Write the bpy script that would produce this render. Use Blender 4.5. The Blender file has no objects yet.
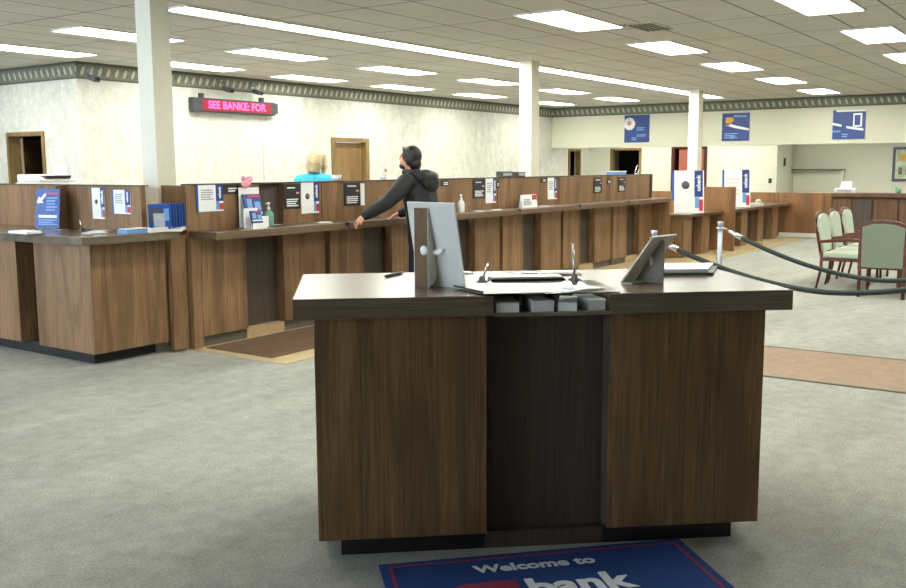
import bpy, bmesh, math, random
from mathutils import Vector, Matrix
random.seed(7)
scene = bpy.context.scene
COL = scene.collection
PI = math.pi

# ------------------------------------------------------------------ materials
def lin(h):
    h = h.lstrip('#'); out = []
    for i in (0, 2, 4):
        c = int(h[i:i+2], 16) / 255
        out.append(c / 12.92 if c <= .04045 else ((c + .055) / 1.055) ** 2.4)
    return (*out, 1)

class NT:
    def __init__(s, name):
        s.m = bpy.data.materials.new(name); s.m.use_nodes = True
        s.t = s.m.node_tree; s.b = s.t.nodes['Principled BSDF']
    def n(s, typ, **kw):
        nd = s.t.nodes.new(typ)
        for k, v in kw.items():
            if hasattr(nd, k): setattr(nd, k, v)
            else: nd.inputs[k].default_value = v
        return nd
    def l(s, a, b): s.t.links.new(a, b)
    def math(s, op, a, b=None, c=None):
        nd = s.n('ShaderNodeMath', operation=op)
        for i, v in enumerate((a, b, c)):
            if v is None: continue
            if isinstance(v, (int, float)): nd.inputs[i].default_value = v
            else: s.l(v, nd.inputs[i])
        return nd.outputs[0]
    def coords(s, scale=(1, 1, 1)):
        tc = s.n('ShaderNodeTexCoord'); mp = s.n('ShaderNodeMapping')
        mp.inputs['Scale'].default_value = scale
        s.l(tc.outputs['Object'], mp.inputs['Vector']); return mp.outputs[0]
    def noise(s, vec, scale, detail=3, rough=.5, dist=0):
        nd = s.n('ShaderNodeTexNoise'); s.l(vec, nd.inputs['Vector'])
        nd.inputs['Scale'].default_value = scale; nd.inputs['Detail'].default_value = detail
        nd.inputs['Roughness'].default_value = rough; nd.inputs['Distortion'].default_value = dist
        return nd.outputs['Fac']
    def ramp(s, fac, stops):
        nd = s.n('ShaderNodeValToRGB'); e = nd.color_ramp.elements
        while len(e) < len(stops): e.new(.5)
        for el, (p, c) in zip(e, stops): el.position = p; el.color = c
        s.l(fac, nd.inputs[0]); return nd.outputs[0]
    def mix(s, fac, a, b, mode='MIX'):
        nd = s.n('ShaderNodeMix', data_type='RGBA', blend_type=mode)
        for sock, v in ((nd.inputs[0], fac), (nd.inputs[6], a), (nd.inputs[7], b)):
            if isinstance(v, (int, float)): sock.default_value = v
            elif isinstance(v, tuple): sock.default_value = v
            else: s.l(v, sock)
        return nd.outputs[2]
    def bump(s, h, strength=.2, dist=.01):
        nd = s.n('ShaderNodeBump'); nd.inputs['Strength'].default_value = strength
        nd.inputs['Distance'].default_value = dist
        s.l(h, nd.inputs['Height']); s.l(nd.outputs[0], s.b.inputs['Normal'])
    def base(s, c):
        if isinstance(c, tuple): s.b.inputs['Base Color'].default_value = c
        else: s.l(c, s.b.inputs['Base Color'])
    def set(s, **kw):
        for k, v in kw.items(): s.b.inputs[k.replace('_', ' ')].default_value = v

def plain(name, hexc, rough=.6, metal=0, var=.06, scale=30, **kw):
    t = NT(name); f = t.noise(t.coords(), scale, 3)
    c = lin(hexc)
    d = tuple(x * (1 - var * 1.6) for x in c[:3]) + (1,); u = tuple(min(1, x * (1 + var)) for x in c[:3]) + (1,)
    t.base(t.ramp(f, [(.3, d), (.7, u)])); t.set(Roughness=rough, Metallic=metal, **kw)
    return t.m

def wood(name, dark, mid, light, rough=.45, horizontal=False, contour=34, spec=.4, gscale=2.2):
    t = NT(name)
    sc = (1, 1, .16) if not horizontal else (.16, .8, 1)
    v = t.coords(sc)
    a = t.noise(v, gscale, 2, .45, .25)
    rings = t.math('SINE', t.math('MULTIPLY', a, contour))
    rings = t.math('MULTIPLY_ADD', rings, .5, .5)
    v2 = t.coords((1, 1, .03) if not horizontal else (.03, 1, 1))
    st = t.noise(v2, 110, 4, .65)
    big = t.noise(v2, 9, 2)
    f = t.math('ADD', t.math('MULTIPLY', st, .75), t.math('MULTIPLY', big, .35))
    col = t.ramp(f, [(.36, lin(dark)), (.55, lin(mid)), (.76, lin(light))])
    vein = t.math('MULTIPLY', t.math('POWER', rings, 5), t.math('MULTIPLY_ADD', st, 1.6, -.35))
    t.base(t.mix(t.math('MULTIPLY', vein, .75), col, tuple(x * .42 for x in lin(dark)[:3]) + (1,)))
    t.set(Roughness=rough); t.b.inputs['Specular IOR Level'].default_value = spec
    return t.m

def emissive(name, hexc, strength, basehex=None):
    t = NT(name); f = t.noise(t.coords(), 3, 1)
    t.base(lin(basehex or hexc)); t.b.inputs['Emission Color'].default_value = lin(hexc)
    t.l(t.math('MULTIPLY_ADD', f, strength * .06, strength * .97), t.b.inputs['Emission Strength'])
    return t.m

M = {}
M['teller_wood'] = wood('teller_laminate', '#62492f', '#876748', '#a2815d', .42)
M['desk_wood'] = wood('desk_laminate', '#503b25', '#735639', '#936f49', .45, contour=42)
M['far_wood'] = wood('wainscot_laminate', '#6b4a2e', '#8f6641', '#a67b52', .45, gscale=1.2)
M['credenza_wood'] = wood('credenza_laminate', '#4a3120', '#68472f', '#7d5a3f', .45)
M['slab'] = wood('dark_slab_laminate', '#4e4437', '#685b4b', '#7e705d', .22, horizontal=True, spec=.75)
M['counter'] = wood('counter_laminate', '#4a3a2e', '#66523f', '#7d6750', .3, horizontal=True, spec=.5)
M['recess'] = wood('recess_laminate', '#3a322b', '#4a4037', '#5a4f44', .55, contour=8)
M['door_wood'] = wood('door_veneer', '#6a5030', '#856740', '#9a7c50', .45)
M['frame_wood'] = wood('door_frame_wood', '#6e5836', '#8a7045', '#a08556', .45)
M['cherry'] = wood('cherry_wood', '#3c1c14', '#56291c', '#6e3826', .35)
M['black'] = plain('black_laminate', '#121214', .5)
M['kick'] = plain('grey_toe_board', '#5d5a4c', .6)
M['tile_base'] = plain('beige_tile_base', '#b39a74', .5, var=.08)
M['white_paint'] = plain('column_paint', '#e4e2d0', .6, var=.02)
M['paper'] = plain('white_paper', '#eef0f0', .55, var=.02)
M['paper_grey'] = plain('grey_print', '#a9adb4', .6)
M['blue'] = plain('blue_print', '#1f4fa0', .4)
M['deep_blue'] = plain('navy_print', '#243e82', .4)
M['sky_blue'] = plain('light_blue_print', '#6f9bd4', .4)
M['red'] = plain('red_print', '#c23040', .4)
M['pink'] = plain('pink_print', '#e59bb0', .5)
M['yellow'] = plain('yellow_print', '#d9a63a', .5)
M['plaque'] = plain('dark_plaque', '#2a2a2c', .4)
M['card'] = plain('pale_grey_card', '#dad9d0', .6, var=.02)
M['kraft'] = plain('brown_card', '#6e5538', .75, var=.08)
M['taupe'] = plain('taupe_card', '#8d8779', .7, var=.03)
M['chrome'] = plain('chrome', '#d4d6d8', .18, 1)
M['steel'] = plain('brushed_steel', '#aeb6c0', .35, .7)
M['rope'] = plain('dark_green_rope', '#12261e', .6, var=.2, scale=120)
M['sage'] = plain('sage_fabric', '#b7c2ae', .85, var=.06, scale=160)
M['sage_dark'] = plain('grey_green_fabric', '#7d8674', .85, var=.08, scale=120)
M['grey_plastic'] = plain('grey_plastic', '#4a4c50', .45)
M['pale_plastic'] = plain('pale_plastic', '#dcdcd6', .4)
M['skin'] = plain('skin', '#d79c85', .5, var=.05)
M['skin_pale'] = plain('pale_skin', '#e0b6a0', .5, var=.04)
M['jacket'] = plain('black_jacket_fabric', '#0d0f13', .7, var=.2, scale=40)
M['jeans'] = plain('navy_denim', '#161a2a', .8, var=.2, scale=90)
M['shirt'] = plain('turquoise_fabric', '#35b4da', .7, var=.06)
M['slacks'] = plain('grey_slacks', '#3a3a40', .8)
M['dark_hair'] = plain('dark_hair', '#17130f', .5, var=.3, scale=70)
M['blond_hair'] = plain('blond_hair', '#cbb890', .5, var=.22, scale=60)
M['eye'] = plain('eye', '#1c1a18', .3)
M['shoe'] = plain('black_leather', '#141414', .4)
M['red_door'] = plain('red_door_paint', '#b0604e', .5)
M['green_gel'] = plain('green_gel', '#6fa58a', .2)
M['sign_case'] = plain('black_sign_case', '#35363a', .5)
M['mat_blue'] = plain('blue_carpet_mat', '#0f3877', .95, var=.14, scale=220)
M['mat_red'] = plain('red_mat_line', '#8a2a48', .95, var=.14, scale=220)
M['mat_white'] = plain('white_mat_pile', '#d9dcde', .95, var=.06, scale=220)
M['shelf_grey'] = plain('grey_shelf', '#6b6a60', .5)
M['frame_blue'] = plain('slate_picture_frame', '#4b5668', .4)
M['picture'] = plain('pale_green_picture', '#c8d2b4', .5, var=.25, scale=6)
M['alcove_paint'] = plain('alcove_paint', '#dad9c8', .7, var=.03)
M['dark_void'] = plain('painted_room_darkness', '#17130f', .8)  # near-black color stands in for the missing light in the back rooms
M['led'] = emissive('red_led', '#ff4a86', 3.2, '#500010')
M['led_glow'] = emissive('red_led_panel', '#d3003c', .55, '#30000a')
M['tube'] = emissive('fluorescent_diffuser', '#fbfcf2', 15.0, '#ffffff')
t = NT('clear_acrylic'); t.base((.93, .97, .97, 1)); t.set(Roughness=.03, IOR=1.49, Transmission_Weight=1.0); M['acrylic'] = t.m
t = NT('window_glass'); t.base((.95, .98, 1, 1)); t.set(Roughness=.0, IOR=1.1, Transmission_Weight=1.0); M['glass'] = t.m

def carpet(name, c1, c2, c3):
    t = NT(name); v = t.coords()
    fine = t.noise(v, 90, 3, .7); mid = t.noise(v, 9, 4, .6); big = t.noise(t.coords((.5, 1.6, 1)), 1.3, 3)
    f = t.math('ADD', t.math('MULTIPLY', fine, .55), t.math('ADD', t.math('MULTIPLY', mid, .25), t.math('MULTIPLY', big, .22)))
    t.base(t.ramp(f, [(.34, lin(c1)), (.52, lin(c2)), (.68, lin(c3))]))
    t.set(Roughness=.95); t.b.inputs['Specular IOR Level'].default_value = .12
    t.bump(fine, .5, .01); return t.m
M['carpet'] = carpet('grey_green_carpet', '#777871', '#9d9d94', '#b7b7ae')
M['tan_carpet'] = carpet('tan_carpet', '#877464', '#9a8471', '#a99482')
M['brown_mat'] = carpet('brown_carpet', '#5c4738', '#6f5846', '#806753')
M['floor_tile'] = plain('beige_floor_tile', '#bca87e', .45, var=.08, scale=8)

# mottled cream wallpaper
t = NT('mottled_wallpaper'); v = t.coords((1, 1, .6))
f = t.math('ADD', t.math('MULTIPLY', t.noise(v, 7, 5, .65, .6), .6), t.math('MULTIPLY', t.noise(v, 45, 3), .4))
t.base(t.ramp(f, [(.34, lin('#b6b6aa')), (.5, lin('#c9c9be')), (.64, lin('#d8d8d0'))])); t.set(Roughness=.7)
M['wallpaper'] = t.m
M['soffit_paint'] = plain('soffit_paint', '#d3d2bd', .7, var=.02)
# ceiling tiles: 1.375 x 0.575 lay-in grid
t = NT('ceiling_tile'); tc = t.n('ShaderNodeTexCoord'); sp = t.n('ShaderNodeSeparateXYZ'); t.l(tc.outputs['Object'], sp.inputs[0])
def gridline(s, p, w, off):
    fr = t.math('FRACT', t.math('DIVIDE', t.math('ADD', s, off), p))
    dd = t.math('ABSOLUTE', t.math('SUBTRACT', fr, .5))
    return t.math('GREATER_THAN', dd, .5 - w / p)
g = t.math('MAXIMUM', gridline(sp.outputs[0], 1.375, .010, 100.2), gridline(sp.outputs[1], .575, .010, 57.35))
fn = t.noise(tc.outputs['Object'], 55, 4, .7)
fl = t.noise(tc.outputs['Object'], 1.1, 2)
c = t.ramp(t.math('ADD', t.math('MULTIPLY', fn, .7), t.math('MULTIPLY', fl, .3)), [(.35, lin('#bdb8ac')), (.65, lin('#d4d0c5'))])
t.base(t.mix(g, c, lin('#66625a'))); t.set(Roughness=.9); M['ceiling'] = t.m
# leaf border (pattern repeats every 0.135 m along the wall)
def border_mat(name, axis):
    t = NT(name); tc = t.n('ShaderNodeTexCoord'); sp = t.n('ShaderNodeSeparateXYZ'); t.l(tc.outputs['Object'], sp.inputs[0])
    u = t.math('SUBTRACT', t.math('FRACT', t.math('DIVIDE', sp.outputs[axis], .14)), .5)
    z = t.math('DIVIDE', t.math('SUBTRACT', sp.outputs[2], 2.925), .17)
    a = t.math('SUBTRACT', u, t.math('MULTIPLY', z, .45))
    r = t.math('ADD', t.math('POWER', t.math('DIVIDE', a, .20), 2), t.math('POWER', t.math('DIVIDE', z, .36), 2))
    leaf = t.math('LESS_THAN', r, 1)
    edge = t.math('GREATER_THAN', t.math('ABSOLUTE', z), .52)
    n = t.noise(tc.outputs['Object'], 40, 3)
    bg = t.ramp(n, [(.35, lin('#62655a')), (.65, lin('#7f8170'))])
    c = t.mix(leaf, bg, lin('#b5b6a3')); c = t.mix(edge, c, lin('#565a4e'))
    t.base(c); t.set(Roughness=.7); return t.m
M['border_x'] = border_mat('leaf_border', 0); M['border_y'] = border_mat('leaf_border_side', 1)

# ------------------------------------------------------------------ mesh helpers
class MB:
    def __init__(s): s.v = []; s.f = []; s.sm = []
    def add(s, vs, fs, smooth=False):
        o = len(s.v); s.v += [tuple(v) for v in vs]; s.f += [tuple(i + o for i in f) for f in fs]; s.sm += [smooth] * len(fs); return s
    def box(s, x0, x1, y0, y1, z0, z1):
        vs = [(x, y, z) for z in (z0, z1) for y in (y0, y1) for x in (x0, x1)]
        return s.add(vs, [(0, 2, 3, 1), (4, 5, 7, 6), (0, 1, 5, 4), (2, 6, 7, 3), (0, 4, 6, 2), (1, 3, 7, 5)])
    def prism(s, pts, axis, a, b):
        # pts: 2-D outline in the two other axes (order x,y,z minus axis)
        def mk(p, h):
            q = list(p); q.insert(axis, h); return tuple(q)
        n = len(pts); vs = [mk(p, a) for p in pts] + [mk(p, b) for p in pts]
        return s.add(vs, [tuple(range(n))[::-1], tuple(range(n, 2 * n))] + [(i, (i + 1) % n, n + (i + 1) % n, n + i) for i in range(n)])
    def lathe(s, prof, c=(0, 0, 0), seg=20):
        vs = []; fs = []; n = len(prof)
        for i in range(seg):
            a = 2 * PI * i / seg
            vs += [(c[0] + r * math.cos(a), c[1] + r * math.sin(a), c[2] + z) for r, z in prof]
        for i in range(seg):
            j = (i + 1) % seg
            fs += [(i * n + k, j * n + k, j * n + k + 1, i * n + k + 1) for k in range(n - 1)]
        fs += [tuple(i * n for i in range(seg))[::-1], tuple(i * n + n - 1 for i in range(seg))]
        return s.add(vs, fs, True)
    def tube(s, pts, r, seg=10):
        pts = [Vector(p) for p in pts]; n = len(pts); vs = []; fs = []
        rr = r if isinstance(r, (list, tuple)) else [r] * n
        up = Vector((0, 0, 1))
        for i, p in enumerate(pts):
            d = (pts[min(i + 1, n - 1)] - pts[max(i - 1, 0)]).normalized()
            u = up if abs(d.dot(up)) < .95 else Vector((1, 0, 0))
            a = d.cross(u).normalized(); b = d.cross(a)
            vs += [tuple(p + rr[i] * (a * math.cos(2 * PI * k / seg) + b * math.sin(2 * PI * k / seg))) for k in range(seg)]
        for i in range(n - 1):
            fs += [(i * seg + k, i * seg + (k + 1) % seg, (i + 1) * seg + (k + 1) % seg, (i + 1) * seg + k) for k in range(seg)]
        fs += [tuple(range(seg))[::-1], tuple((n - 1) * seg + k for k in range(seg))]
        return s.add(vs, fs, True)
    def sphere(s, c, r, seg=14, rings=8):
        r = r if isinstance(r, (tuple, list)) else (r, r, r)
        vs = [(c[0], c[1], c[2] - r[2])]; fs = []
        for i in range(1, rings):
            t = PI * i / rings - PI / 2
            vs += [(c[0] + r[0] * math.cos(t) * math.cos(2 * PI * k / seg), c[1] + r[1] * math.cos(t) * math.sin(2 * PI * k / seg), c[2] + r[2] * math.sin(t)) for k in range(seg)]
        vs.append((c[0], c[1], c[2] + r[2])); top = len(vs) - 1
        fs += [(0, 1 + (k + 1) % seg, 1 + k) for k in range(seg)]
        for i in range(rings - 2):
            o = 1 + i * seg
            fs += [(o + k, o + (k + 1) % seg, o + seg + (k + 1) % seg, o + seg + k) for k in range(seg)]
        o = 1 + (rings - 2) * seg
        fs += [(o + k, o + (k + 1) % seg, top) for k in range(seg)]
        return s.add(vs, fs, True)
    def xf(s, mat):
        s.v = [tuple(mat @ Vector(v)) for v in s.v]; return s
    def mesh(s, name):
        me = bpy.data.meshes.new(name); me.from_pydata(s.v, [], s.f)
        bm = bmesh.new(); bm.from_mesh(me); bmesh.ops.recalc_face_normals(bm, faces=bm.faces)
        for f, sm in zip(bm.faces, s.sm): f.smooth = sm
        bm.to_mesh(me); bm.free()
        return me

def obj(name, mb, m, parent=None, bevel=0):
    me = mb.mesh(name) if isinstance(mb, MB) else mb
    me.materials.clear(); me.materials.append(M[m] if isinstance(m, str) else m)
    o = bpy.data.objects.new(name, me); COL.objects.link(o)
    if parent: o.parent = parent
    if bevel:
        b = o.modifiers.new('bevel', 'BEVEL'); b.width = bevel; b.segments = 2; b.limit_method = 'ANGLE'
    return o
def struct(name, mb, m, parent=None):
    o = obj(name, mb, m, parent)
    if not parent: o['kind'] = 'structure'
    return o
def tag(o, label, cat, group=None):
    o['label'] = label; o['category'] = cat
    if group: o['group'] = group
    return o
def thing(name, label, cat, loc=(0, 0, 0), rotz=0, group=None):
    o = bpy.data.objects.new(name, None); COL.objects.link(o); o.empty_display_size = .1
    o.location = loc; o.rotation_euler = (0, 0, rotz); return tag(o, label, cat, group)
def dup(root, loc, rotz, label, group=None):
    r = root.copy(); COL.objects.link(r); r.location = loc; r.rotation_euler = (0, 0, rotz); r['label'] = label
    if group: r['group'] = group
    for ch in list(root.children):
        c = ch.copy(); COL.objects.link(c); c.parent = r
        for g in list(ch.children):
            d = g.copy(); COL.objects.link(d); d.parent = c
    return r
def B(*a): return MB().box(*a)

def text_mb(body, size, depth=.002, mat4=None, align='CENTER', bold=0, sx=1):
    cu = bpy.data.curves.new('lettering', 'FONT'); cu.body = body; cu.size = size; cu.extrude = depth / 2
    cu.align_x = align; cu.align_y = 'CENTER'; cu.offset = bold; cu.resolution_u = 3
    o = bpy.data.objects.new('lettering', cu); COL.objects.link(o)
    dg = bpy.context.evaluated_depsgraph_get(); dg.update()
    me = bpy.data.meshes.new_from_object(o.evaluated_get(dg))
    bpy.data.objects.remove(o); bpy.data.curves.remove(cu)
    if sx != 1: me.transform(Matrix.Diagonal((sx, 1, 1, 1)))
    if mat4 is not None: me.transform(mat4)
    return me
# lettering standing in the XZ plane and read from -Y
STAND = Matrix.Rotation(PI / 2, 4, 'X')
def stand(x, y, z, rot=0): return Matrix.Translation((x, y, z)) @ Matrix.Rotation(rot, 4, 'Y') @ STAND

# ------------------------------------------------------------------ camera
cam_d = bpy.data.cameras.new('camera'); cam = bpy.data.objects.new('camera', cam_d); COL.objects.link(cam)
r = Vector((0.56969163, -0.82184713, -0.0043289)); u = Vector((0.11189745, 0.07234525, 0.9910828)); f = Vector((0.81420539, 0.56509597, -0.13317708))
mw = Matrix(((r.x, u.x, -f.x, 0), (r.y, u.y, -f.y, 0), (r.z, u.z, -f.z, 1.5686), (0, 0, 0, 1)))
cam.matrix_world = mw
cam_d.sensor_width = 36; cam_d.lens = 946.4857 / 906 * 36; cam_d.clip_start = .05; cam_d.clip_end = 200
scene.camera = cam

# ------------------------------------------------------------------ the setting
ZC = 3.05
struct('floor', B(-4, 27, -6, 18.2, -.1, 0), 'carpet')
struct('ceiling', B(-4, 27, -6, 18.2, ZC, ZC + .1), 'ceiling')
# back wall with a closed door at X 13.42-14.33
bw = MB(); bw.box(8.1, 13.42, 12, 12.15, 0, ZC).box(14.33, 22.75, 12, 12.15, 0, ZC).box(23.35, 26, 12, 12.15, 0, ZC)
bw.box(13.42, 14.33, 12, 12.15, 2.06, ZC).box(22.75, 23.35, 12, 12.15, 2.0, ZC)
struct('wall_back', bw, 'wallpaper')
jw = MB(); jw.box(8.1, 8.25, 12.15, 12.9, 0, ZC).box(8.1, 8.25, 13.8, 18, 0, ZC).box(8.1, 8.25, 12.9, 13.8, 2.06, ZC)
struct('wall_left', jw, 'wallpaper')
struct('wall_north', B(-4, 8.1, 18, 18.2, 0, ZC), 'wallpaper')
ww = MB(); ww.box(-4, -3.8, -6, 4, 0, ZC).box(-4, -3.8, 16, 18, 0, ZC).box(-4, -3.8, 4, 16, 0, .5).box(-4, -3.8, 4, 16, 2.7, ZC)
struct('wall_front', ww, 'wallpaper')
struct('wall_right', B(-4, 27, -6, -5.8, 0, ZC), 'wallpaper')
for n_ in range(4):
    y0 = 4 + 3 * n_
    wf = MB(); wf.box(-3.95, -3.85, y0, y0 + .06, .5, 2.7).box(-3.95, -3.85, y0 + 2.94, y0 + 3, .5, 2.7).box(-3.95, -3.85, y0 + .06, y0 + 2.94, .5, .56).box(-3.95, -3.85, y0 + .06, y0 + 2.94, 2.64, 2.7)
    w = struct('window_%d' % (n_ + 1), wf, 'steel'); obj('pane', B(-3.91, -3.9, y0 + .06, y0 + 2.94, .56, 2.64), 'glass', w)
# room behind the open doorway on the left, and behind the far openings
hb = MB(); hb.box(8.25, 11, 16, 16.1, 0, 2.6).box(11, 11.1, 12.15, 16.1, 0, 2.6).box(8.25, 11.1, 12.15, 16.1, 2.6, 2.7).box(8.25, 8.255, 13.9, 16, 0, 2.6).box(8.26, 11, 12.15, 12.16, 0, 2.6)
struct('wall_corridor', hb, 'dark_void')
# soffit, alcove, far walls
struct('wall_soffit', B(21.8, 22.1, -5.8, 12, 2.03, ZC), 'soffit_paint')
struct('ceiling_alcove', B(22.1, 26, -5.8, 12, 2.62, 2.7), 'ceiling')
aw = MB(); aw.box(24, 24.15, 11.34, 12, 0, 2.62).box(24, 24.15, 9.56, 10.51, 0, 2.62).box(24, 24.15, 6.88, 8.72, 0, 2.62)
aw.box(24, 24.15, 10.51, 11.34, 2.0, 2.62).box(24, 24.15, 8.72, 9.56, 2.04, 2.62).box(24.15, 25.5, 6.88, 7.03, 0, 2.62)
struct('wall_alcove', aw, 'alcove_paint')
struct('wall_far', B(25.5, 25.65, -5.8, 7.03, 0, 2.62), 'alcove_paint')
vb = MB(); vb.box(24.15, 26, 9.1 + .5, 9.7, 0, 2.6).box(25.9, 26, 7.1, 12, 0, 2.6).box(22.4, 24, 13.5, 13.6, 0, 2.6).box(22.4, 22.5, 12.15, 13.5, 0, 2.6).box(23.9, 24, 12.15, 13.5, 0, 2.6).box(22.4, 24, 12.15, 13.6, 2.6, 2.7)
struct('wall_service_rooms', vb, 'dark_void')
# border
struct('trim_1', B(8.09, 21.8, 11.985, 12, 2.815, ZC), 'border_x')
struct('trim_2', B(8.085, 8.1, 11.985, 18, 2.815, ZC), 'border_y')
struct('trim_3', B(21.785, 21.8, -5.8, 11.985, 2.815, ZC), 'border_y')
# doors
d = struct('door_1', B(13.46, 14.29, 12.07, 12.11, .01, 2.03), 'door_wood')
fr = MB(); fr.box(13.34, 13.44, 11.97, 12.1, 0, 2.12).box(14.31, 14.41, 11.97, 12.1, 0, 2.12).box(13.44, 14.31, 11.97, 12.1, 2.04, 2.12)
obj('door_frame', fr, 'frame_wood', d); obj('door_handle', MB().tube([(13.55, 12.07, 1.0), (13.55, 12.0, 1.0), (13.66, 12.0, 1.0)], .012), 'chrome', d)
fr = MB(); fr.box(8.08, 8.27, 12.86, 12.92, 0, 2.11).box(8.08, 8.27, 13.78, 13.84, 0, 2.11).box(8.08, 8.27, 12.92, 13.78, 2.05, 2.11)
d = struct('door_2', fr, 'frame_wood')
TD = Matrix.Translation((8.28, 13.76, 0)) @ Matrix.Rotation(.62, 4, 'Z')
obj('door_leaf', B(0, .8, -.02, .02, .01, 2.03).xf(TD), 'door_wood', d); obj('door_handle', MB().tube([(.74, -.02, 1.0), (.74, -.07, 1.0), (.64, -.07, 1.0)], .012).xf(TD), 'chrome', d)
fr = MB(); fr.box(23.97, 24.1, 10.47, 10.53, 0, 2.05).box(23.97, 24.1, 11.32, 11.38, 0, 2.05).box(23.97, 24.1, 10.53, 11.32, 1.99, 2.05)
struct('door_3', fr, 'frame_wood')
fr = MB(); fr.box(23.97, 24.1, 8.66, 8.74, 0, 2.06).box(23.97, 24.1, 9.54, 9.62, 0, 2.06).box(23.97, 24.1, 8.74, 9.54, 2.02, 2.06)
d = struct('door_4', fr, 'cherry'); obj('door_leaf', B(24.05, 24.09, 8.76, 9.44, .01, 2.0), 'red_door', d)
fr = MB(); fr.box(22.7, 22.77, 11.97, 12.1, 0, 2.03).box(23.33, 23.4, 11.97, 12.1, 0, 2.03).box(22.77, 23.33, 11.97, 12.1, 1.97, 2.03)
struct('door_5', fr, 'frame_wood')
# columns
for i, (x, y, w) in enumerate([(5.37, 6.86, .2), (11.84, 6.85, .22), (18.42, 6.85, .24)]):
    c = struct('trim_%d' % (4 + i), B(x, x + w, y, y + .2, 0, ZC), 'white_paint')
    c.name = 'column'; tag(c, ['white square column at the left end of the teller line', 'white square column rising behind the middle of the teller line', 'white square column beyond the right end of the teller line'][i], 'column', 'white ceiling columns')
# floor inlays
struct('trim_7', B(5.36, 21.3, 5.36, 6.62, 0, .006), 'floor_tile')
struct('trim_8', B(7.06, 8.22, -5.8, 5.36, 0, .006), 'tan_carpet')
te = MB(); te.box(7.03, 7.06, -5.8, 5.36, 0, .009).box(8.22, 8.25, -5.8, 5.36, 0, .009)
struct('trim_9', te, 'kick')
o = obj('floor_runner', B(5.46, 10.2, 5.62, 6.42, .006, .014), 'brown_mat'); tag(o, 'brown carpet runner on the floor in front of the leftmost teller stations', 'floor mat')
# half wall and baseboards
hw = struct('wall_half', B(21.5, 21.66, 4.95, 9.2, 0, .97), 'far_wood')
obj('seam', B(21.494, 21.5, 6.09, 6.11, .09, .97), 'credenza_wood', hw)
struct('baseboard_half', B(21.48, 21.5, 4.95, 6.3, 0, .09), 'card')

# ------------------------------------------------------------------ ceiling lights
def ceiling_light(loc, label, group, L=1.38, W=.56):
    t = thing('ceiling_light', label, 'ceiling light', loc, 0, group)
    fm = MB(); a, b, e = L / 2, W / 2, .02
    fm.box(-a, a, -b, -b + e, -.018, 0).box(-a, a, b - e, b, -.018, 0).box(-a, -a + e, -b + e, b - e, -.018, 0).box(a - e, a, -b + e, b - e, -.018, 0)
    obj('frame', fm, 'pale_plastic', t); obj('diffuser', B(-a + e, a - e, -b + e, b - e, -.012, -.001), 'tube', t); return t
ORD = ['first', 'second', 'third', 'fourth', 'fifth', 'sixth', 'seventh', 'eighth', 'ninth', 'tenth', 'eleventh', 'twelfth']
rows = [
    ('of the row right of the long strip', [(3.35, 4.67), (6.1, 4.67), (8.9, 4.68), (11.62, 4.73), (14.36, 4.82), (17.2, 4.9), (20.15, 5.0)]),  # the first is an unseen light, added to brighten the near area
    ('of the upper right row', [(3.9, 2.3), (6.55, 2.32), (9.25, 2.34), (11.95, 2.34), (14.65, 2.4), (17.4, 2.45), (20.1, 2.5)]),
    ('of the row beyond the long strip', [(1.6, 9.25), (4.2, 9.25), (6.83, 9.25), (9.2, 9.15), (11.78, 9.17), (14.3, 9.1), (17.0, 9.1), (19.7, 9.2)]),  # first two are out of view, added for more light up close
    ('of the row along the back wall', [(7.08, 11.26), (9.56, 11.14), (11.92, 11.16), (14.29, 11.04), (16.9, 11.0), (20.0, 11.0)]),
    ('of the row outside the open doorway', [(1.4, 13.2), (4.1, 13.2), (6.6, 13.2)]),
    ('of the row over the right side', [(6, -.2), (9, -.2), (12, 0), (15, 0), (18, 0)]),
    ('of the far right row', [(12, -2.5), (15, -2.5), (18, -2.5)]),
]
lt0 = None
for rn, pts in rows:
    for i, (x, y) in enumerate(pts):
        lab = 'recessed ceiling light, %s from the near end %s' % (ORD[i], rn)
        if lt0 is None: lt0 = ceiling_light((x, y, ZC), lab, 'recessed ceiling lights')
        else: dup(lt0, (x, y, ZC), 0, lab)
st0 = None
for i in range(11):
    x = 6.62 + i * 1.335
    lab = 'narrow ceiling light, %s from the near end of the long strip' % ORD[i]
    if st0 is None: st0 = ceiling_light((x, 7.27, ZC), lab, 'fittings of the long light strip', 1.33, .36)
    else: dup(st0, (x, 7.27, ZC), 0, lab)
for i, y in enumerate([10.2, 7.9, 5.2, 2.6, 0]):  # unseen lamps put behind the soffit so the alcove walls turn bright
    dup(lt0, (23.0, y, 2.62), PI / 2, 'unseen ceiling light added to brighten the alcove, %s from the back wall' % ORD[i], 'lights added for the alcove')
# air vent
v = thing('air_vent', 'dark slotted air vent in the ceiling beside the nearest large light', 'vent', (9.75, 4.2, ZC))
obj('vent_frame', B(-.3, .3, -.15, .15, -.012, 0), 'ceiling', v)
for k in range(5): obj('slat', B(-.27, .27, -.12 + k * .055, -.10 + k * .055, -.02, -.012), 'kick', v)

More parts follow.
